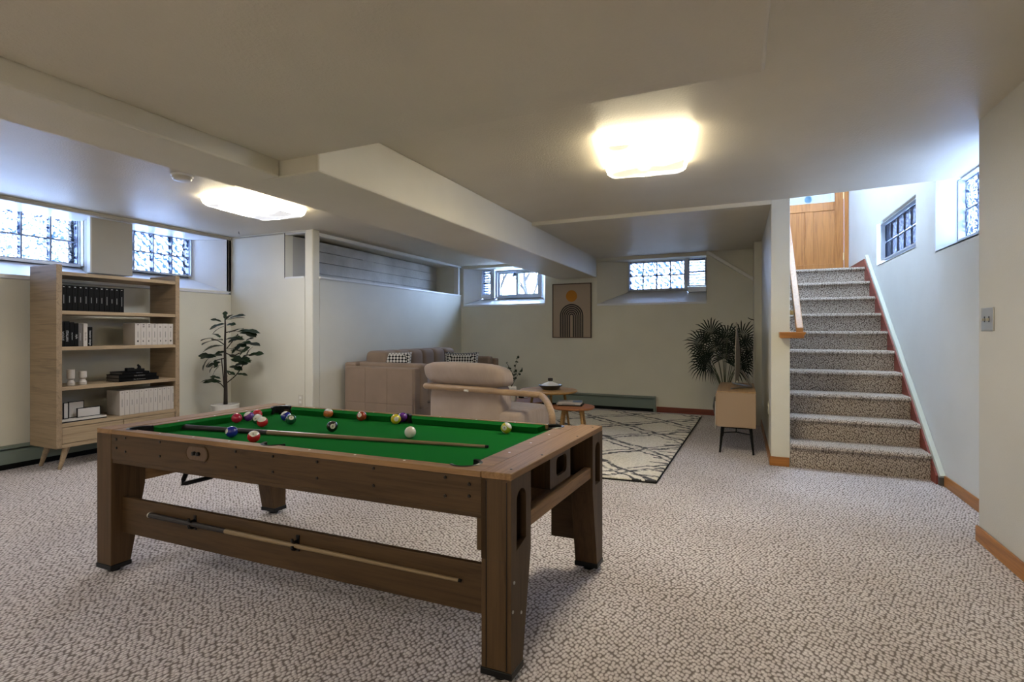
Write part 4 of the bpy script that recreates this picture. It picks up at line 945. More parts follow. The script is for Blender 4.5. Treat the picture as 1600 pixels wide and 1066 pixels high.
for p0_, p1_, h, m, lab, (tx, sz) in specs:
    y0 = max(YS0 + .002, yS(p0_)); y1 = max(y0 + .015, yS(p1_)); dk = M[m] is M['bookw']
    book('book', lab, y0, y1, z, h, M[m], x1=bx1 - .03 - (.01 if 'grey' in lab[:4] else 0), marks=[('text', .42, (tx, sz), 0, M['ink'] if dk else M['markw'])])
ya, yb_ = yS(211), yS(270.6); n = 7; dy = (yb_ - ya) / n
ph = ['full', 'left', 'left', 'ring', 'right', 'right', 'full']; tops = [[.93], [.93, .84], [.93, .84], [.93, .84], [.84], [.84], [.84]]
o7 = ['leftmost', 'second', 'third', 'fourth', 'fifth', 'sixth', 'rightmost']
for i in range(n):
    lab = ('%s white moon phase book on the second shelf' % o7[i]) if i in (0, 6) else ('%s white moon phase book from the left on the second shelf' % o7[i])
    book('book', lab, ya + i*dy, ya + (i+1)*dy, z, .214, M['bookw'], depth=.20, group='white moon phase books on the second shelf',
         marks=[('disc', .18, ph[i], .0085, M['ink']), ('bar', .48, .06, .005, M['mark'])] + [('bar', t_, .007, .016, M['ink']) for t_ in tops[i]])
z = .402; ya, yb_ = yS(187), yS(273.5); n = 12; dy = (yb_ - ya) / n
for i in range(n):
    lab = ('%s white book in the row on the lowest shelf' % ords[i]) if i in (0, 11) else ('%s white book from the left on the lowest shelf' % ords[i])
    book('book', lab, ya + i*dy, ya + (i+1)*dy, z, .235, M['bookw'], depth=.21, group='white books on the lowest shelf', marks=[('bar', .5, LONG[i] * 1.5, .005, M['mark']), ('bar', .92, .005, .010, M['ink'])])
# candle holders
z = .722
for i, (px, h, lab) in enumerate(((110.5, .145, 'taller white hourglass candle holder on the third shelf'), (129.3, .125, 'shorter white hourglass candle holder on the third shelf'))):
    y = onX(px, 590, bx1 - .08).y; b = MB(); r = .029
    b.lathe([(.026, 0), (.030, .006), (.030, .028), (.018, .048), (.015, .052), (.024, .060), (.029, .068), (.029, h), (.024, h), (.023, h - .02), (0, h - .02)], (bx1 - .08, y, z), 28)
    b.build('candle_holder', M['fin'], smooth=False, label=lab, cat='candle holder', group='candle holders on the third shelf')
# book stack with a black ornament
yc = (yS(186) + yS(248)) / 2; st_y0, st_y1 = yS(186), yS(248)
for i, (dy0, dy1, h, lab) in enumerate(((0, 0, .034, 'lowest black book lying in the stack on the third shelf'), (.0, .02, .034, 'middle black book lying in the stack on the third shelf'), (.03, .09, .024, 'thin black book on top of the stack on the third shelf'))):
    zz = z + (0, .034, .068)[i]; t = thing('book', lab, 'book', (bx1 - .12, yc, zz), group='lying black books on the third shelf')
    boxes('cover', [((bx1 - .24, st_y0 + dy0, zz), (bx1 - .03, st_y1 - dy1, zz + .004)), ((bx1 - .24, st_y0 + dy0, zz + h - .004), (bx1 - .03, st_y1 - dy1, zz + h)), ((bx1 - .034, st_y0 + dy0, zz), (bx1 - .03, st_y1 - dy1, zz + h))], M['bookb'], t)
    boxes('page_block', [((bx1 - .236, st_y0 + dy0 + .003, zz + .004), (bx1 - .034, st_y1 - dy1 - .003, zz + h - .004))], M['bookg'], t)
    tm = text_mb(('The Architecture', 'THE MODERN', 'Interiors')[i], .016, lambda p, q, t_: (bx1 - .0292, (st_y0 + st_y1)/2 + p, zz + h/2 + q)); tm.build('lettering', M['mark'], t)
t = thing('ornament', 'small black camera shaped ornament on the lying book stack', 'ornament', (bx1 - .12, yc, z + .092)); zz = z + .092
boxes('body', [((bx1 - .15, yc - .045, zz), (bx1 - .10, yc + .09, zz + .022))], M['blackm'], t, bevel=.005)
boxes('block', [((bx1 - .14, yc - .075, zz), (bx1 - .09, yc - .01, zz + .034))], M['blackm'], t, bevel=.004)
b = MB(); b.tube([(bx1 - .12, yc + .045, zz), (bx1 - .12, yc + .05, zz + .04), (bx1 - .12, yc + .035, zz + .062)], [.022, .014, .008], 12); b.build('horn', M['blackm'], t)
# black edged white boards on the lowest shelf
z = .402
def canvas(label, px0, px1, h, x, zz, thick=.012):
    y0, y1 = onX(px0, 640, x).y, onX(px1, 640, x).y; y0 = max(y0, YS0 + .004)
    t = thing('framed_board', label, 'picture', (x, (y0+y1)/2, zz), group='white boards on the lowest shelf')
    boxes('edge_frame', [((x - thick, y0, zz), (x, y1, zz + .006)), ((x - thick, y0, zz + h - .006), (x, y1, zz + h)), ((x - thick, y0, zz), (x, y0 + .006, zz + h)), ((x - thick, y1 - .006, zz), (x, y1, zz + h))], M['black'], t)
    boxes('face', [((x - thick + .002, y0 + .006, zz + .006), (x - .001, y1 - .006, zz + h - .006))], M['paper'], t)
canvas('narrow upright white board with black edge at the left of the lowest shelf', 99, 107.5, .145, bx1 - .10, z + .026)
canvas('upright white board with black edge behind the low one', 107, 131.5, .145, bx1 - .13, z + .026)
canvas('low wide white board with black edge standing in front', 120.5, 157, .085, bx1 - .085, z + .026)
y0, y1 = YS0 + .006, yS(167.5)
t = thing('framed_board', 'flat lying white board with black underside on the lowest shelf', 'picture', (bx1 - .1, (y0+y1)/2, z), group='white boards on the lowest shelf')
boxes('edge_frame', [((bx1 - .16, y0, z), (bx1 - .035, y1, z + .010))], M['black'], t); boxes('face', [((bx1 - .16, y0 + .002, z + .010), (bx1 - .036, y1 - .002, z + .0255))], M['paper'], t)

# ------------------------------------------------------------------ rug
A, B = Vector((-.606, 4.166, 0)), Vector((-.497, 7.67, 0)); ux = Vector((-.9955, -.0945, 0)); C_ = A + ux * 2.75; D_ = B + ux * 2.75 + Vector((0, .15, 0))
rg = thing('area_rug', 'cream wool rug with black diamond lines under the seating', 'rug', (A + B + C_ + D_) / 4)
b = MB(); up = Vector((0, 0, 1)); b.hexa([C_ + up*.002, A + up*.002, B + up*.002, D_ + up*.002, C_ + up*.022, A + up*.022, B + up*.022, D_ + up*.022]); b.build('pile', M['rug'], rg, bevel=.006)
b = MB(); b.tube([A + up*.008, B + up*.008], .009, 6); b.build('dark_binding', M['blackm'], rg)
b = MB(); b.tube([C_ + up*.006, A + up*.006], .007, 6); b.build('dark_binding', M['blackm'], rg)

# ------------------------------------------------------------------ sofa
sf = thing('sofa', 'long taupe velvet sofa with tufted back against the half height wall', 'sofa', (-3.9, 5.95, 0)); V = M['velvet']
def pad(name, x0, x1, y0, y1, z0, z1, e=.16, m=V, par=sf, e2=None):
    b = MB(); b.puff(((x0+x1)/2, (y0+y1)/2, (z0+z1)/2), ((x1-x0)/2, 0, 0), (0, (y1-y0)/2, 0), (0, 0, (z1-z0)/2), e, e2 or e, 40, 20); return b.build(name, m, par, smooth=True)
def soft(name, x0, x1, y0, y1, z0, z1, m=V, par=sf, bv=.02):
    o = boxes(name, [((x0, y0, z0), (x1, y1, z1))], m, par, bevel=bv); o.modifiers[0].segments = 4; return o
# outer arm built of tufted squares
xs = [-4.40, -4.08, -3.76, -3.40]; zs = [.08, .36, .775]
soft('arm_panel', -4.40, -3.38, 4.875, 4.99, .08, .785)
for i in range(3):
    for j in range(2): soft('arm_tuft', xs[i] + (.0 if i else .02), xs[i+1], 4.866, 4.90, zs[j], zs[j+1], bv=.006)
soft('arm_pad', -4.34, -3.36, 4.99, 5.14, .30, .83, bv=.04)
soft('seat_base', -4.40, -3.40, 5.0, 7.0, .12, .36)
soft('back_frame', -4.45, -4.27, 4.92, 7.02, .12, .83, bv=.03)
soft('arm_pad', -4.34, -3.42, 6.86, 6.99, .30, .835, bv=.03); soft('arm_panel', -4.40, -3.38, 6.99, 7.10, .08, .80)
for y0, y1 in ((5.14, 6.0), (6.0, 6.86)): soft('seat_cushion', -4.1, -3.38, y0 + .004, y1 - .004, .36, .585, bv=.05)
for y0, y1 in ((5.15, 6.0), (6.0, 6.86)):
    n = 3; w_ = (y1 - y0) / n
    cu = pad('back_cushion', -4.33, -4.04, y0, y1, .56, .94, .3)
    for i in range(n): pad('cushion_channel', -4.33, -4.00, y0 + i*w_ + .001, y0 + (i+1)*w_ - .001, .56, .965, .35, par=cu)
for x, y in ((-4.32, 4.95), (-3.5, 4.95), (-4.32, 7.0), (-3.5, 7.0)): boxes('leg', [((x - .02, y - .02, 0), (x + .02, y + .02, .09))], M['blackm'], sf)
def pillow(label, c, w_, h_, yaw, tilt, t_=.075):
    t = thing('throw_pillow', label, 'pillow', c, yaw, group='checked pillows on the sofa'); b = MB(); n = 20; vs = []; fs = []
    for s_ in (1, -1):
        for i in range(n + 1):
            for j in range(n + 1):
                a, q = 2*i/n - 1, 2*j/n - 1; k = (1 - abs(a)**2.6) * (1 - abs(q)**2.6); pin = 1 - .10 * (abs(a)**3 + abs(q)**3 - 2*abs(a)**3*abs(q)**3) * 1.0
                x_, z_ = a*w_/2*(1 - .07*(1 - q*q)**1 * abs(a)**3), q*h_/2*(1 - .07*(1 - a*a) * abs(q)**3)
                vs.append((x_, z_, s_ * t_ * (k ** .45)))
    N = (n + 1)**2
    for s_ in range(2):
        for i in range(n):
            for j in range(n): fs.append((s_*N + i*(n+1) + j, s_*N + (i+1)*(n+1) + j, s_*N + (i+1)*(n+1) + j + 1, s_*N + i*(n+1) + j + 1))
    b.add(vs, fs); o = b.build('cover', M['check'], t, smooth=True, local=True); o.rotation_euler = (PI/2 - tilt, 0, 0); o.location = (0, 0, h_/2); return t
pillow('dark checked throw pillow slumped behind the near arm of the sofa', onY(617, 566, 5.28) - Vector((0, 0, .17)), .42, .30, math.radians(30), .25)
pillow('black and white checked throw pillow at the far arm of the sofa', onY(721, 580, 6.55) - Vector((0, 0, .14)), .50, .42, math.radians(22), .2)

# ------------------------------------------------------------------ armchair with bentwood arm
ac = thing('armchair', 'beige upholstered lounge chair with bentwood arm, seen from behind', 'armchair', (-2.2, 4.7, 0)); Lm = M['linen']
E0, E1 = onZ(664, 603, .655), onZ(783, 612, .65); E1 = Vector((E1.x, E1.y, .645)); E0 = Vector((E0.x, E0.y, .655)); bd = (E1 - E0); bd.z = 0; Wc = bd.length; bd.normalize()
fd = Vector((.40, .92, 0)).normalized()
ae = Vector((-1.665, 4.56, .615)); af = onZ(856, 622, .60)
def spl(pts, n=8):
    out = []; P_ = [pts[0]] + pts + [pts[-1]]
    for i in range(1, len(P_) - 2):
        for k in range(n):
            t_ = k/n; a_, b_, c_, d_ = P_[i-1], P_[i], P_[i+1], P_[i+2]
            out.append(.5*((2*b_) + (c_ - a_)*t_ + (2*a_ - 5*b_ + 4*c_ - d_)*t_*t_ + (3*b_ - a_ - 3*c_ + d_)*t_**3))
    return out + [pts[-1]]
Vv = Vector
fl = onZ(861, 640, .56); fb = Vector((fl.x + .01, fl.y, .03))
m1 = onZ(832, 616, .635)
pa = [E0 + fd*.62 + Vv((-.05, 0, -.60)), E0 + fd*.60 + Vv((-.05, 0, -.12)), E0 + fd*.48 + Vv((-.05, 0, -.03)), E0 + fd*.18 + Vv((-.05, 0, 0)), E0 + Vv((.02, -.01, 0)), E0 + bd*.25 + Vv((0, -.015, 0)), E0 + bd*.7 + Vv((0, -.015, 0)), E1, m1, onZ(849, 621, .615), Vv((fl.x, fl.y, .54)), Vv((fl.x + .01, fl.y, .40)), fb]
b = MB(); b.tube(spl(pa), .029, 12); b.build('arm_loop', M['chairwood'], ac, smooth=True)
bj = onZ(732, 610, .66) + Vv((0, -.045, 0)); b = MB(); b.tube([bj - bd*.02, bj + bd*.02], .012, 8); b.build('joint_plate', M['ivory'], ac)
mid = (E0 + E1)/2; nrm = Vv((-bd.y, bd.x, 0))
def wpuff(name, c, ax, ay, az, e, e2, par=ac, seed=1, wr=.006):
    b = MB(); b.puff(c, ax, ay, az, e, e2, 72, 40); rnd = random.Random(seed); ph = [rnd.uniform(0, 6) for _ in range(6)]
    for i, p in enumerate(b.v):
        q = p - Vector(c); u_ = q.dot(Vector(ax).normalized()); z_ = q.dot(Vector(az).normalized()); 
        b.v[i] = p + Vector(ay).normalized() * wr * (math.sin(u_*38 + 3*math.sin(z_*9 + ph[0]) + ph[1]) * .6 + math.sin(u_*71 + 2*math.sin(z_*14 + ph[2])) * .4) * (-1 if q.dot(Vector(ay)) < 0 else 1)
    return b.build(name, Lm, par, smooth=True)
hw = Wc/2 + .01
bc_ = mid + nrm*.12
# lower back, head roll, seat
wpuff('backrest', bc_ + bd*.005 + Vv((0, .02, .42 - .655)), bd*(hw*.94), nrm*.12, Vv((.0, -.0, .30)) , .35, .3, seed=3, wr=.010)
wpuff('head_cushion', bc_ + bd*.0 + Vv((0, -.02, .785 - .655)), bd*(hw*1.04), nrm*.14 + Vv((0, 0, -.015)), Vv((-.02, -.02, .122)), .45, .6, seed=5, wr=.006)
sc_ = mid + nrm*.40 + bd*.16
b = MB(); b.puff((sc_.x, sc_.y, .35), bd*(hw*.98), nrm*.36, Vv((0, 0, .11)), .25, .25, 48, 24); b.build('seat_cushion', Lm, ac, smooth=True)
b = MB(); b.tube([Vv((fb.x, fb.y, .2)), E0 + fd*.6 + Vv((-.05, 0, -.455))], .02, 8); b.build('front_rail', M['chairwood'], ac)
for c0_ in (mid + bd*(hw*.6) + Vv((0, .1, 0)), mid - bd*(hw*.6) + Vv((0, .1, 0))):
    b = MB(); b.tube([Vv((c0_.x, c0_.y, .30)), Vv((c0_.x, c0_.y - .06, .022))], [.025, .02], 10); b.build('rear_leg', M['chairwood'], ac)

# ------------------------------------------------------------------ coffee tables
def round_table(label, c, r, z, m, legs, name='coffee_table', lr=.016, th=.024, a0=.5):
    t = thing(name, label, 'table', (c.x, c.y, 0)); b = MB(); b.lathe([(0, z - th), (r - .012, z - th), (r, z - th*.5), (r - .002, z), (0, z)], (c.x, c.y, 0), 48, False); b.build('table_top', m, t)
    for k in range(legs):
        a = a0 + 2*PI*k/legs; rr = r*.55; b = MB(); b.tube([(c.x + rr*math.cos(a), c.y + rr*math.sin(a), z - th), (c.x + (rr + .07)*math.cos(a), c.y + (rr + .07)*math.sin(a), .022)], [lr, lr*.7], 10); b.build('leg', M['tableyel'], t)
    return t
cB = onZ(857, 609, .55); cO = onZ(808, 625, .395); cS = onZ(895, 634.5, .40)
round_table('largest round coffee table with yellowish oak top', cB, .325, .55, M['tableyel'], 4, a0=.2)
round_table('round reddish coffee table with vase, behind the armchair', cO, .32, .395, M['tableor'], 3, a0=.1)
round_table('smallest round reddish coffee table with magazines on top', cS, .235, .40, M['tableor'], 4, a0=-.6)
# bowl with lid on the largest table
c0 = onZ(860, 609, .55); t = thing('lidded_bowl', 'dark shallow stoneware bowl with lid on the largest coffee table', 'bowl', c0)
b = MB(); b.lathe([(.075, 0), (.085, .004), (.128, .045), (.134, .055), (.126, .056), (.05, .03), (0, .03)], c0, 36); b.build('bowl', M['bowl'], t)
b = MB(); b.lathe([(.105, .054), (.06, .075), (.022, .090), (.018, .098), (0, .098)], c0, 32); b.build('lid', M['potw'], t)
b = MB(); b.lathe([(.018, .095), (.028, .10), (.028, .13), (0, .132)], c0, 20); b.build('lid_knob', M['bark'], t)
# magazines
mg = onZ(891, 633, .40)
for i, (mm, dx, h, lab) in enumerate((('bookb', .01, .012, 'black magazine at the bottom of the pile on the smallest table'), ('paper', -.012, .015, 'white magazine in the middle of the pile on the smallest table'), ('paper', 0, .015, 'white magazine with blue corner on top of the pile'))):
    zz = .40 + (0, .012, .027)[i]; t = thing('magazine', lab, 'magazine', (mg.x, mg.y, zz), .15 + .05*i, group='magazines on the smallest table')
    boxes('cover', [((-.13 + dx, -.09, 0), (.13 + dx, .09, h))], M[mm], t, local=True, bevel=.002)
    if i == 2: boxes('cover_print', [((.03, -.091, h), (.128, .06, h + .0008))], M['bluecover'], t, local=True)
    if i == 1: boxes('spine_print', [((-.08, -.0912, .004), (.06, -.0900, .011))], M['mark'], t, local=True)
# vase with sprigs
vc = onZ(799, 627, .395); t = thing('flower_vase', 'white square shouldered vase holding dark leafy sprigs', 'vase', vc)
b = MB(); b.lathe([(.055, 0), (.060, .006), (.060, .165), (.052, .175), (.046, .172), (.046, .12), (0, .12)], vc, 28); b.build('vessel', M['potw'], t)
stems = [((796, 598), (800, 580), (805, 556)), ((795, 598), (797, 585), (788, 568)), ((795, 598), (790, 590), (784, 592)), ((797, 598), (806, 584), (811, 577)), ((796, 598), (800, 590), (802, 580)), ((795, 598), (793, 586), (791, 575))]
sb_ = MB(); lb = MB(); dist = (vc - CP).dot(FW); rnd = random.Random(4)
def leafquad(mb, c, d, up_, L, w_, fold=.15):
    d = d.normalized(); s_ = d.cross(up_).normalized(); n_ = s_.cross(d)
    pts = [c, c + d*L*.3 + s_*w_*.8 + n_*w_*fold, c + d*L*.65 + s_*w_ + n_*w_*fold, c + d*L, c + d*L*.65 - s_*w_ + n_*w_*fold, c + d*L*.3 - s_*w_*.8 + n_*w_*fold, c + d*L*.5]
    mb.add(pts, [(0, 1, 6), (1, 2, 6), (2, 3, 6), (3, 4, 6), (4, 5, 6), (5, 0, 6)])
for s_ in stems:
    pts = [onD(x, y, dist + rnd.uniform(-.05, .05)) for x, y in [(x_ + 4, y_) for x_, y_ in s_]]; pts[0] = Vector((vc.x, vc.y, vc.z + .16)); sp = spl(pts, 4); sb_.tube(sp, .0022, 5)
    for k in range(3, len(sp)):
        for q_ in (0, 1):
            if rnd.random() < .62: leafquad(lb, sp[k], Vector((rnd.uniform(-1, 1), rnd.uniform(-1, 1), rnd.uniform(-.6, .8))), Vector((0, -1, .3)), rnd.uniform(.025, .036), .013)
sb_.build('stem', M['bark'], t); lb.build('foliage', M['leaf'], t, kind='stuff')
k0 = onZ(815, 622, .395); t = thing('small_camera', 'small black camera with white strap on the reddish table beside the vase', 'camera', k0, .3)
boxes('body', [((-.035, -.02, 0), (.03, .02, .035))], M['black'], t, local=True, bevel=.005); b = MB(); b.lathe([(.016, 0), (.016, .02), (0, .022)], (0, 0, 0), 16); b.build('objective', M['blackm'], t, local=True, xf=lambda x, y, z: (x, -.02 - z, y + .018)); boxes('strap', [((-.055, -.012, 0), (-.035, .01, .03)), ((.03, -.01, 0), (.075, .005, .012))], M['paper'], t, local=True, bevel=.004)

# ------------------------------------------------------------------ wall art
aw0, aw1 = onY(864, 528, YB), onY(924.5, 442, YB); ax0, ax1, az0, az1 = aw0.x, aw1.x, aw0.z, aw1.z
t = thing('wall_art', 'framed print of an ochre disc above a black striped arch, on the far wall', 'picture', ((ax0+ax1)/2, YB, az0)); yf = YB - .03
fn = lambda p, q, t_: (p, t_, q)
plate([(ax0, az0), (ax1, az0), (ax1, az1), (ax0, az1)], [[(ax0 + .014, az0 + .014), (ax1 - .014, az0 + .014), (ax1 - .014, az1 - .014), (ax0 + .014, az1 - .014)]], fn, yf, YB).build('frame', M['framew'], t)
pr_ = boxes('print', [((ax0 + .014, yf + .008, az0 + .014), (ax1 - .014, YB - .004, az1 - .014))], M['printbg'], t)
cx = (ax0+ax1)/2 - .002; fy = yf + .0072
b = MB(); zc_ = az1 - (az1-az0)*.232; b.prism([(.093*math.cos(2*PI*i/36), .093*math.sin(2*PI*i/36)) for i in range(36)], lambda p, q, t_: (cx + p, t_, zc_ + q), fy, yf + .008); b.build('sun_disc', M['sun'], pr_)
Rm_ = .195; zc_ = az0 + (az1-az0)*.40
for i in range(6):
    ro = Rm_ - i*.0305; ri = ro - .0205
    def outl(r_): return [(cx - r_, az0 + .0145)] + [(cx + r_*math.cos(PI - PI*k/24), zc_ + r_*math.sin(PI - PI*k/24)) for k in range(25)] + [(cx + r_, az0 + .0145)]
    o_ = outl(ro); i_ = outl(ri)
    b = MB(); n = len(o_); b.add([fn(p, q, fy) for p, q in o_] + [fn(p, q, fy) for p, q in i_], [(k, k+1, n+k+1, n+k) for k in range(n - 1)]); b.build('arch_line', M['ink'], pr_)

# ------------------------------------------------------------------ cabinet, television, palm
t = thing('media_cabinet', 'low beige cabinet on black metal legs beside the partition wall', 'cabinet', (-.03, 5.95, 0))
kx0, kx1, ky0, ky1 = -.208, .142, 5.45, 6.45
boxes('body', [((kx0, ky0, .268), (kx1, ky1, .606))], M['camel'], t, bevel=.004); boxes('cabinet_top', [((kx0 + .0, ky0 + .012, .606), (kx1, ky1, .617))], M['cabtop'], t, bevel=.002)
for y0, y1 in ((ky0 + .01, (ky0+ky1)/2 - .002), ((ky0+ky1)/2 + .002, ky1 - .01)): boxes('door', [((kx0 - .012, y0, .28), (kx0, y1, .595))], M['camel'], t, bevel=.003)
boxes('leg_frame', [((kx0 + .04, ky0 + .05, .25), (kx1 - .03, ky0 + .07, .268)), ((kx0 + .04, ky1 - .07, .25), (kx1 - .03, ky1 - .05, .268)), ((kx0 + .04, ky0 + .05, .25), (kx0 + .06, ky1 - .05, .268)), ((kx1 - .05, ky0 + .05, .25), (kx1 - .03, ky1 - .05, .268))], M['blackm'], t)
for x, sx in ((kx0 + .05, -1), (kx1 - .045, 1)):
    for y in (ky0 + .06, ky1 - .06): b = MB(); b.tube([(x, y, .26), (x + .024*sx, y + .0, 0)], [.015, .009], 8); b.build('leg', M['blackm'], t)
b = MB(); b.tube([(kx0 + .045, ky0 + .06, .20), ((kx0+kx1)/2, ky0 + .06, .215), (kx1 - .035, ky0 + .06, .195)], .006, 6); b.tube([((kx0+kx1)/2, ky0 + .06, .26), ((kx0+kx1)/2, ky0 + .06, .215)], .005, 6); b.build('cross_brace', M['blackm'], t)
t = thing('television', 'flat grey television seen edge on, standing on the beige cabinet', 'television', (.0, 5.85, .617))
ty0, ty1 = 5.62, 6.42
b = MB(); b.prism([(-.05, .70), (-.043, .70), (-.030, 1.30), (-.036, 1.30)], lambda p, q, t_: (p, t_, q), ty0, ty1); b.build('screen', M['alu'], t)
b = MB(); b.prism([(-.0505, .715), (-.0492, .715), (-.0365, 1.29), (-.0375, 1.29)], lambda p, q, t_: (p, t_, q), ty0 + .01, ty1 - .01); b.build('display_glass', M['screen'], t)
b = MB(); vs = []; 
for i in range(9):
    f__ = i/8; z_ = .705 + .58*f__; dp_ = .055 * math.sin(PI*min(1, f__*.9 + .14))**.7 * (1 - f__*.55); vs += [(-.043 + .012*f__, ty0 + .02, z_), (-.043 + .012*f__ + dp_, ty0 + .12, z_), (-.043 + .012*f__ + dp_, ty1 - .12, z_), (-.043 + .012*f__, ty1 - .02, z_)]
b.add(vs, [(4*i + k, 4*i + k + 1, 4*i + k + 5, 4*i + k + 4) for i in range(8) for k in range(3)] + [(0, 1, 2, 3), (32, 35, 34, 33)]); b.build('rear_shell', M['alu'], t)
sx_ = onD(1173, 600, 5.9); b = MB(); b.tube([(.015, 5.9, .80), (.115, 5.9, .63)], .012, 8); b.tube([(.115, 5.9, .628), (-.08, 5.66, .628)], .009, 8); b.tube([(.115, 5.9, .628), (-.07, 6.25, .628)], .009, 8); b.build('stand', M['alu'], t)
t = thing('palm_plant', 'large dark green fan palm in a dark pot behind the cabinet', 'potted palm', (-.16, 7.0, 0)); pcx, pcy = -.17, 6.95
b = MB(); b.lathe([(.09, .10), (.125, .16), (.145, .26), (.13, .37), (.12, .39), (.11, .385), (.11, .34), (0, .34)], (pcx, pcy, 0), 28); b.build('pot', M['potd'], t)
b = MB()
for a in (PI/4, 3*PI/4, 5*PI/4, 7*PI/4): b.tube([(pcx + .15*math.cos(a), pcy + .15*math.sin(a), 0), (pcx + .15*math.cos(a), pcy + .15*math.sin(a), .34)], .009, 6)
b.tube([(pcx + .15*math.cos(a), pcy + .15*math.sin(a), .10) for a in (PI/4, 3*PI/4, 5*PI/4, 7*PI/4)], .008, 6, closed=True); b.build('pot_stand', M['potw'], t)
rnd = random.Random(12); base = Vector((pcx, pcy, .36)); D0 = (base - CP).dot(FW)
fans = [(1112, 522, -1, 1), (1136, 528, .3, 1), (1098, 538, -1.4, .4), (1158, 527, 1.2, .8), (1102, 558, -1.5, -.2), (1166, 545, 1.4, .2), (1118, 548, -.6, .6), (1146, 552, .6, .5), (1112, 572, -1, -.9), (1150, 575, .9, -.9), (1132, 560, 0, .8), (1128, 538, 0, 1), (1104, 568, -1.3, -.7), (1160, 566, 1.2, -.6)]
for px, py, dx, dz_ in fans:
    hub = onD(px, py, D0 + rnd.uniform(-.28, .22)); 
    if hub.x > .06: hub.x = .06
    x = MB(); x.tube(spl([base, base + (hub - base)*.5 + Vector((0, 0, .08)), hub], 4), .0045, 5); stalk = x.build('stalk', M['cane'], t)
    out = ((hub - base).normalized() * .6 + RT*dx*.35 + Vector((0, 0, dz_*.35)) + FW*rnd.uniform(-.5, .2)).normalized(); side = out.cross(FW + Vector((rnd.uniform(-.5, .5), 0, rnd.uniform(-.4, .4)))).normalized(); nrm_ = side.cross(out)
    x = MB(); n = 19
    for k in range(n):
        a = math.radians(-115 + 230*k/(n-1)); dd = (out*math.cos(a) + side*math.sin(a)).normalized(); L = .27*(1 - .25*abs(a)/2) * rnd.uniform(.88, 1.08); s_ = dd.cross(nrm_).normalized(); w_ = .0085
        p1, p2, p3 = hub + dd*L*.4 + nrm_*.02, hub + dd*L*.75 + nrm_*.015 + Vector((0, 0, -.01)), hub + dd*L + Vector((0, 0, -.045))
        x.add([hub, p1 + s_*w_, p2 + s_*w_*.8, p3, p2 - s_*w_*.8, p1 - s_*w_], [(0, 1, 5), (1, 2, 4, 5), (2, 3, 4)])
    for i_, p_ in enumerate(x.v):
        if p_.x > .155: p_.x = .155
    x.build('palm_leaf', M['palm'], stalk)

# ------------------------------------------------------------------ potted fiddle leaf plant by the left corner
fx = onY(352, 632, 4.0); FD = (fx - CP).dot(FW); zt = fx.z
t = thing('potted_tree', 'leafy indoor tree with slim trunk in a white pot in the left corner', 'potted plant', (fx.x, fx.y, 0))
b = MB(); b.lathe([(.11, 0), (.12, .01), (.145, zt), (.135, zt + .003), (.128, zt - .03), (0, zt - .03)], (fx.x, fx.y, 0), 32); b.build('pot', M['potw'], t)
b = MB(); b.lathe([(0, 0), (.128, 0), (0, .012)], (fx.x, fx.y, zt - .03), 24, False); b.build('soil', M['soil'], t)
def fp(x, y, d=0.): return onD(x, y, FD + d)
trunk = [fp(352.5, 632), fp(352.5, 600), fp(352, 575), fp(351.5, 545), fp(352, 515), fp(351.5, 497)]
b = MB(); b.tube(spl(trunk, 4), [.022 - .0008*i for i in range(len(spl(trunk, 4)))], 8); tr_ = b.build('trunk', M['bark'], t, smooth=True)
brs = [((355, 598), (370, 585), (382, 566), .03), ((350, 605), (348, 580), (346, 560), -.03), ((351, 607), (345, 600), (340, 598), -.04), ((354, 545), (362, 535), (372, 522), .05), ((352, 540), (340, 532), (330, 530), -.05), ((352, 560), (342, 562), (334, 565), .08), ((352, 520), (360, 518), (368, 516), .02), ((352, 575), (358, 585), (363, 584), .1), ((353, 552), (364, 556), (374, 552), -.1)]
ends = []
for p0_, p1_, p2_, dd in brs:
    pts = [fp(*p0_), fp(*p1_, dd*.5), fp(*p2_, dd)]; b = MB(); b.tube(spl(pts, 4), .006, 6); b.build('branch', M['bark'], t); 
# one leaf shape, shared
lm_ = MB(); n = 7; vs = []
prof = [(0, .004), (.18, .30), (.36, .34), (.5, .28), (.66, .50), (.84, .42), (1, .02)]
for x_, w_ in prof:
    zz = -.42*x_*x_ + .12*x_
    vs += [(x_, w_*.52, zz + .06*w_), (x_, 0, zz - .02), (x_, -w_*.52, zz + .06*w_)]
fs = []
for i in range(n - 1): fs += [(3*i, 3*i+1, 3*i+4, 3*i+3), (3*i+1, 3*i+2, 3*i+5, 3*i+4)]
lm_.add(vs, fs); proto = lm_.build('leaf', M['leaf'], t, local=True, smooth=True); first = True; rnd = random.Random(21)
leaves = []
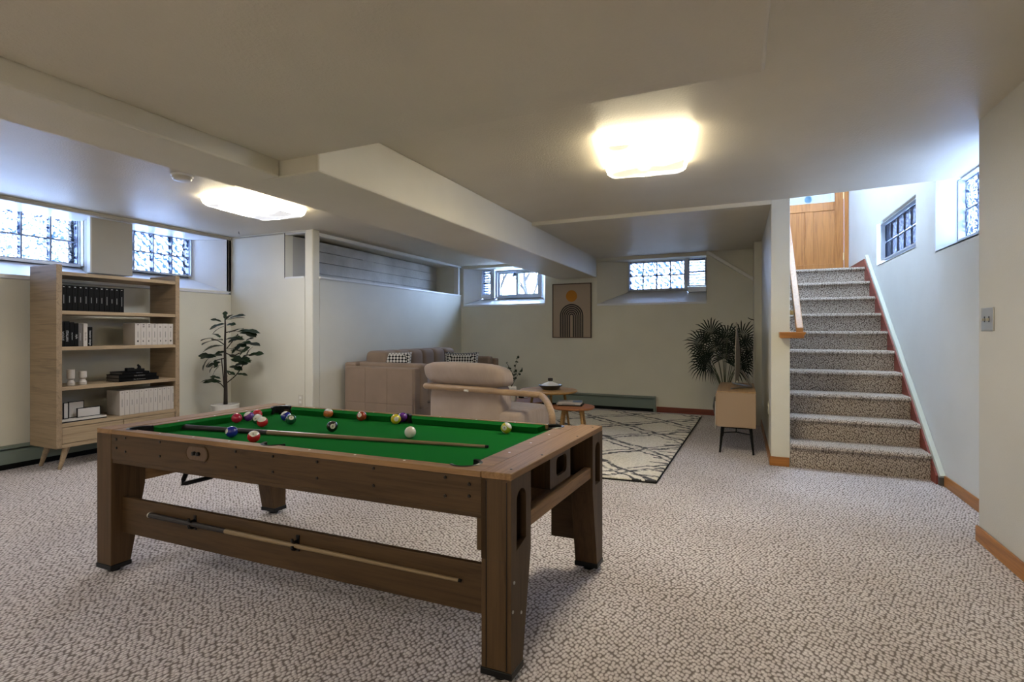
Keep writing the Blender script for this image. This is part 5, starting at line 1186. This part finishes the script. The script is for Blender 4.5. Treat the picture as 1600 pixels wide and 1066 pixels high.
# (px,py) base, direction in the picture plane (dx, dy up), length px
for (x, y, ang, L) in [(352, 499, 100, 11), (352, 501, 40, 14), (355, 500, 20, 22), (352, 506, 200, 18), (350, 510, 215, 16), (354, 508, 5, 12), (358, 500, 15, 18), (346, 503, 160, 12),
                       (358, 520, 10, 16), (366, 518, 20, 15), (372, 518, 0, 24), (374, 520, -10, 22), (368, 524, -20, 12), (380, 518, -15, 16),
                       (348, 532, 175, 18), (340, 532, 190, 22), (334, 529, 185, 16), (344, 528, 150, 14), (352, 531, 10, 16), (362, 533, 15, 14), (348, 540, 195, 22), (342, 541, 190, 20), (356, 536, 30, 16), (366, 534, 40, 12),
                       (376, 537, 10, 14), (380, 538, 0, 22), (370, 539, -5, 14), (384, 533, 30, 10),
                       (354, 545, -10, 18), (360, 548, 0, 18), (364, 545, 20, 16), (358, 555, -20, 16), (352, 550, 190, 12), (347, 556, 180, 22), (338, 558, 170, 20), (333, 559, 178, 16), (326, 560, 240, 16), (330, 564, 220, 12), (336, 562, 260, 10), (345, 566, 200, 16), (348, 571, 190, 14), (342, 573, 230, 14), (334, 572, 235, 10),
                       (360, 562, -15, 18), (366, 566, 20, 18), (372, 565, 10, 16), (358, 573, -10, 18), (366, 572, 15, 16), (374, 556, 40, 18), (380, 558, 15, 22), (386, 555, 60, 14), (388, 556, 10, 18), (376, 562, -10, 14), (362, 553, 50, 14), (368, 549, 10, 14),
                       (346, 597, 175, 20), (340, 598, 165, 16), (334, 594, 185, 16), (345, 592, 160, 12), (370, 585, -5, 12), (364, 584, 0, 10), (352, 580, -20, 12), (356, 588, 200, 8)]:
    d_ = rnd.uniform(-.12, .12); p_ = fp(x, y, d_); a = math.radians(ang); dirv = (RT*math.cos(a) + Vector((0, 0, math.sin(a) + .15)) + FW*rnd.uniform(-.5, .5)).normalized()
    s_ = dirv.cross(Vector((0, 0, 1)) + FW*rnd.uniform(-.9, .1)).normalized(); up_ = s_.cross(dirv).normalized()
    if up_.z < 0: up_ = -up_; s_ = -s_
    ln = L / FPX * FD * 1.25
    g0 = proto if first else proto.copy()
    if not first: COL.objects.link(g0); g0.parent = t
    first = False
    mt = Matrix((dirv, -s_, up_)).transposed().to_4x4(); g0.matrix_basis = Matrix.Translation(p_ - wloc(t)) @ mt @ Matrix.Diagonal((ln, ln*1.05, ln*.85, 1))
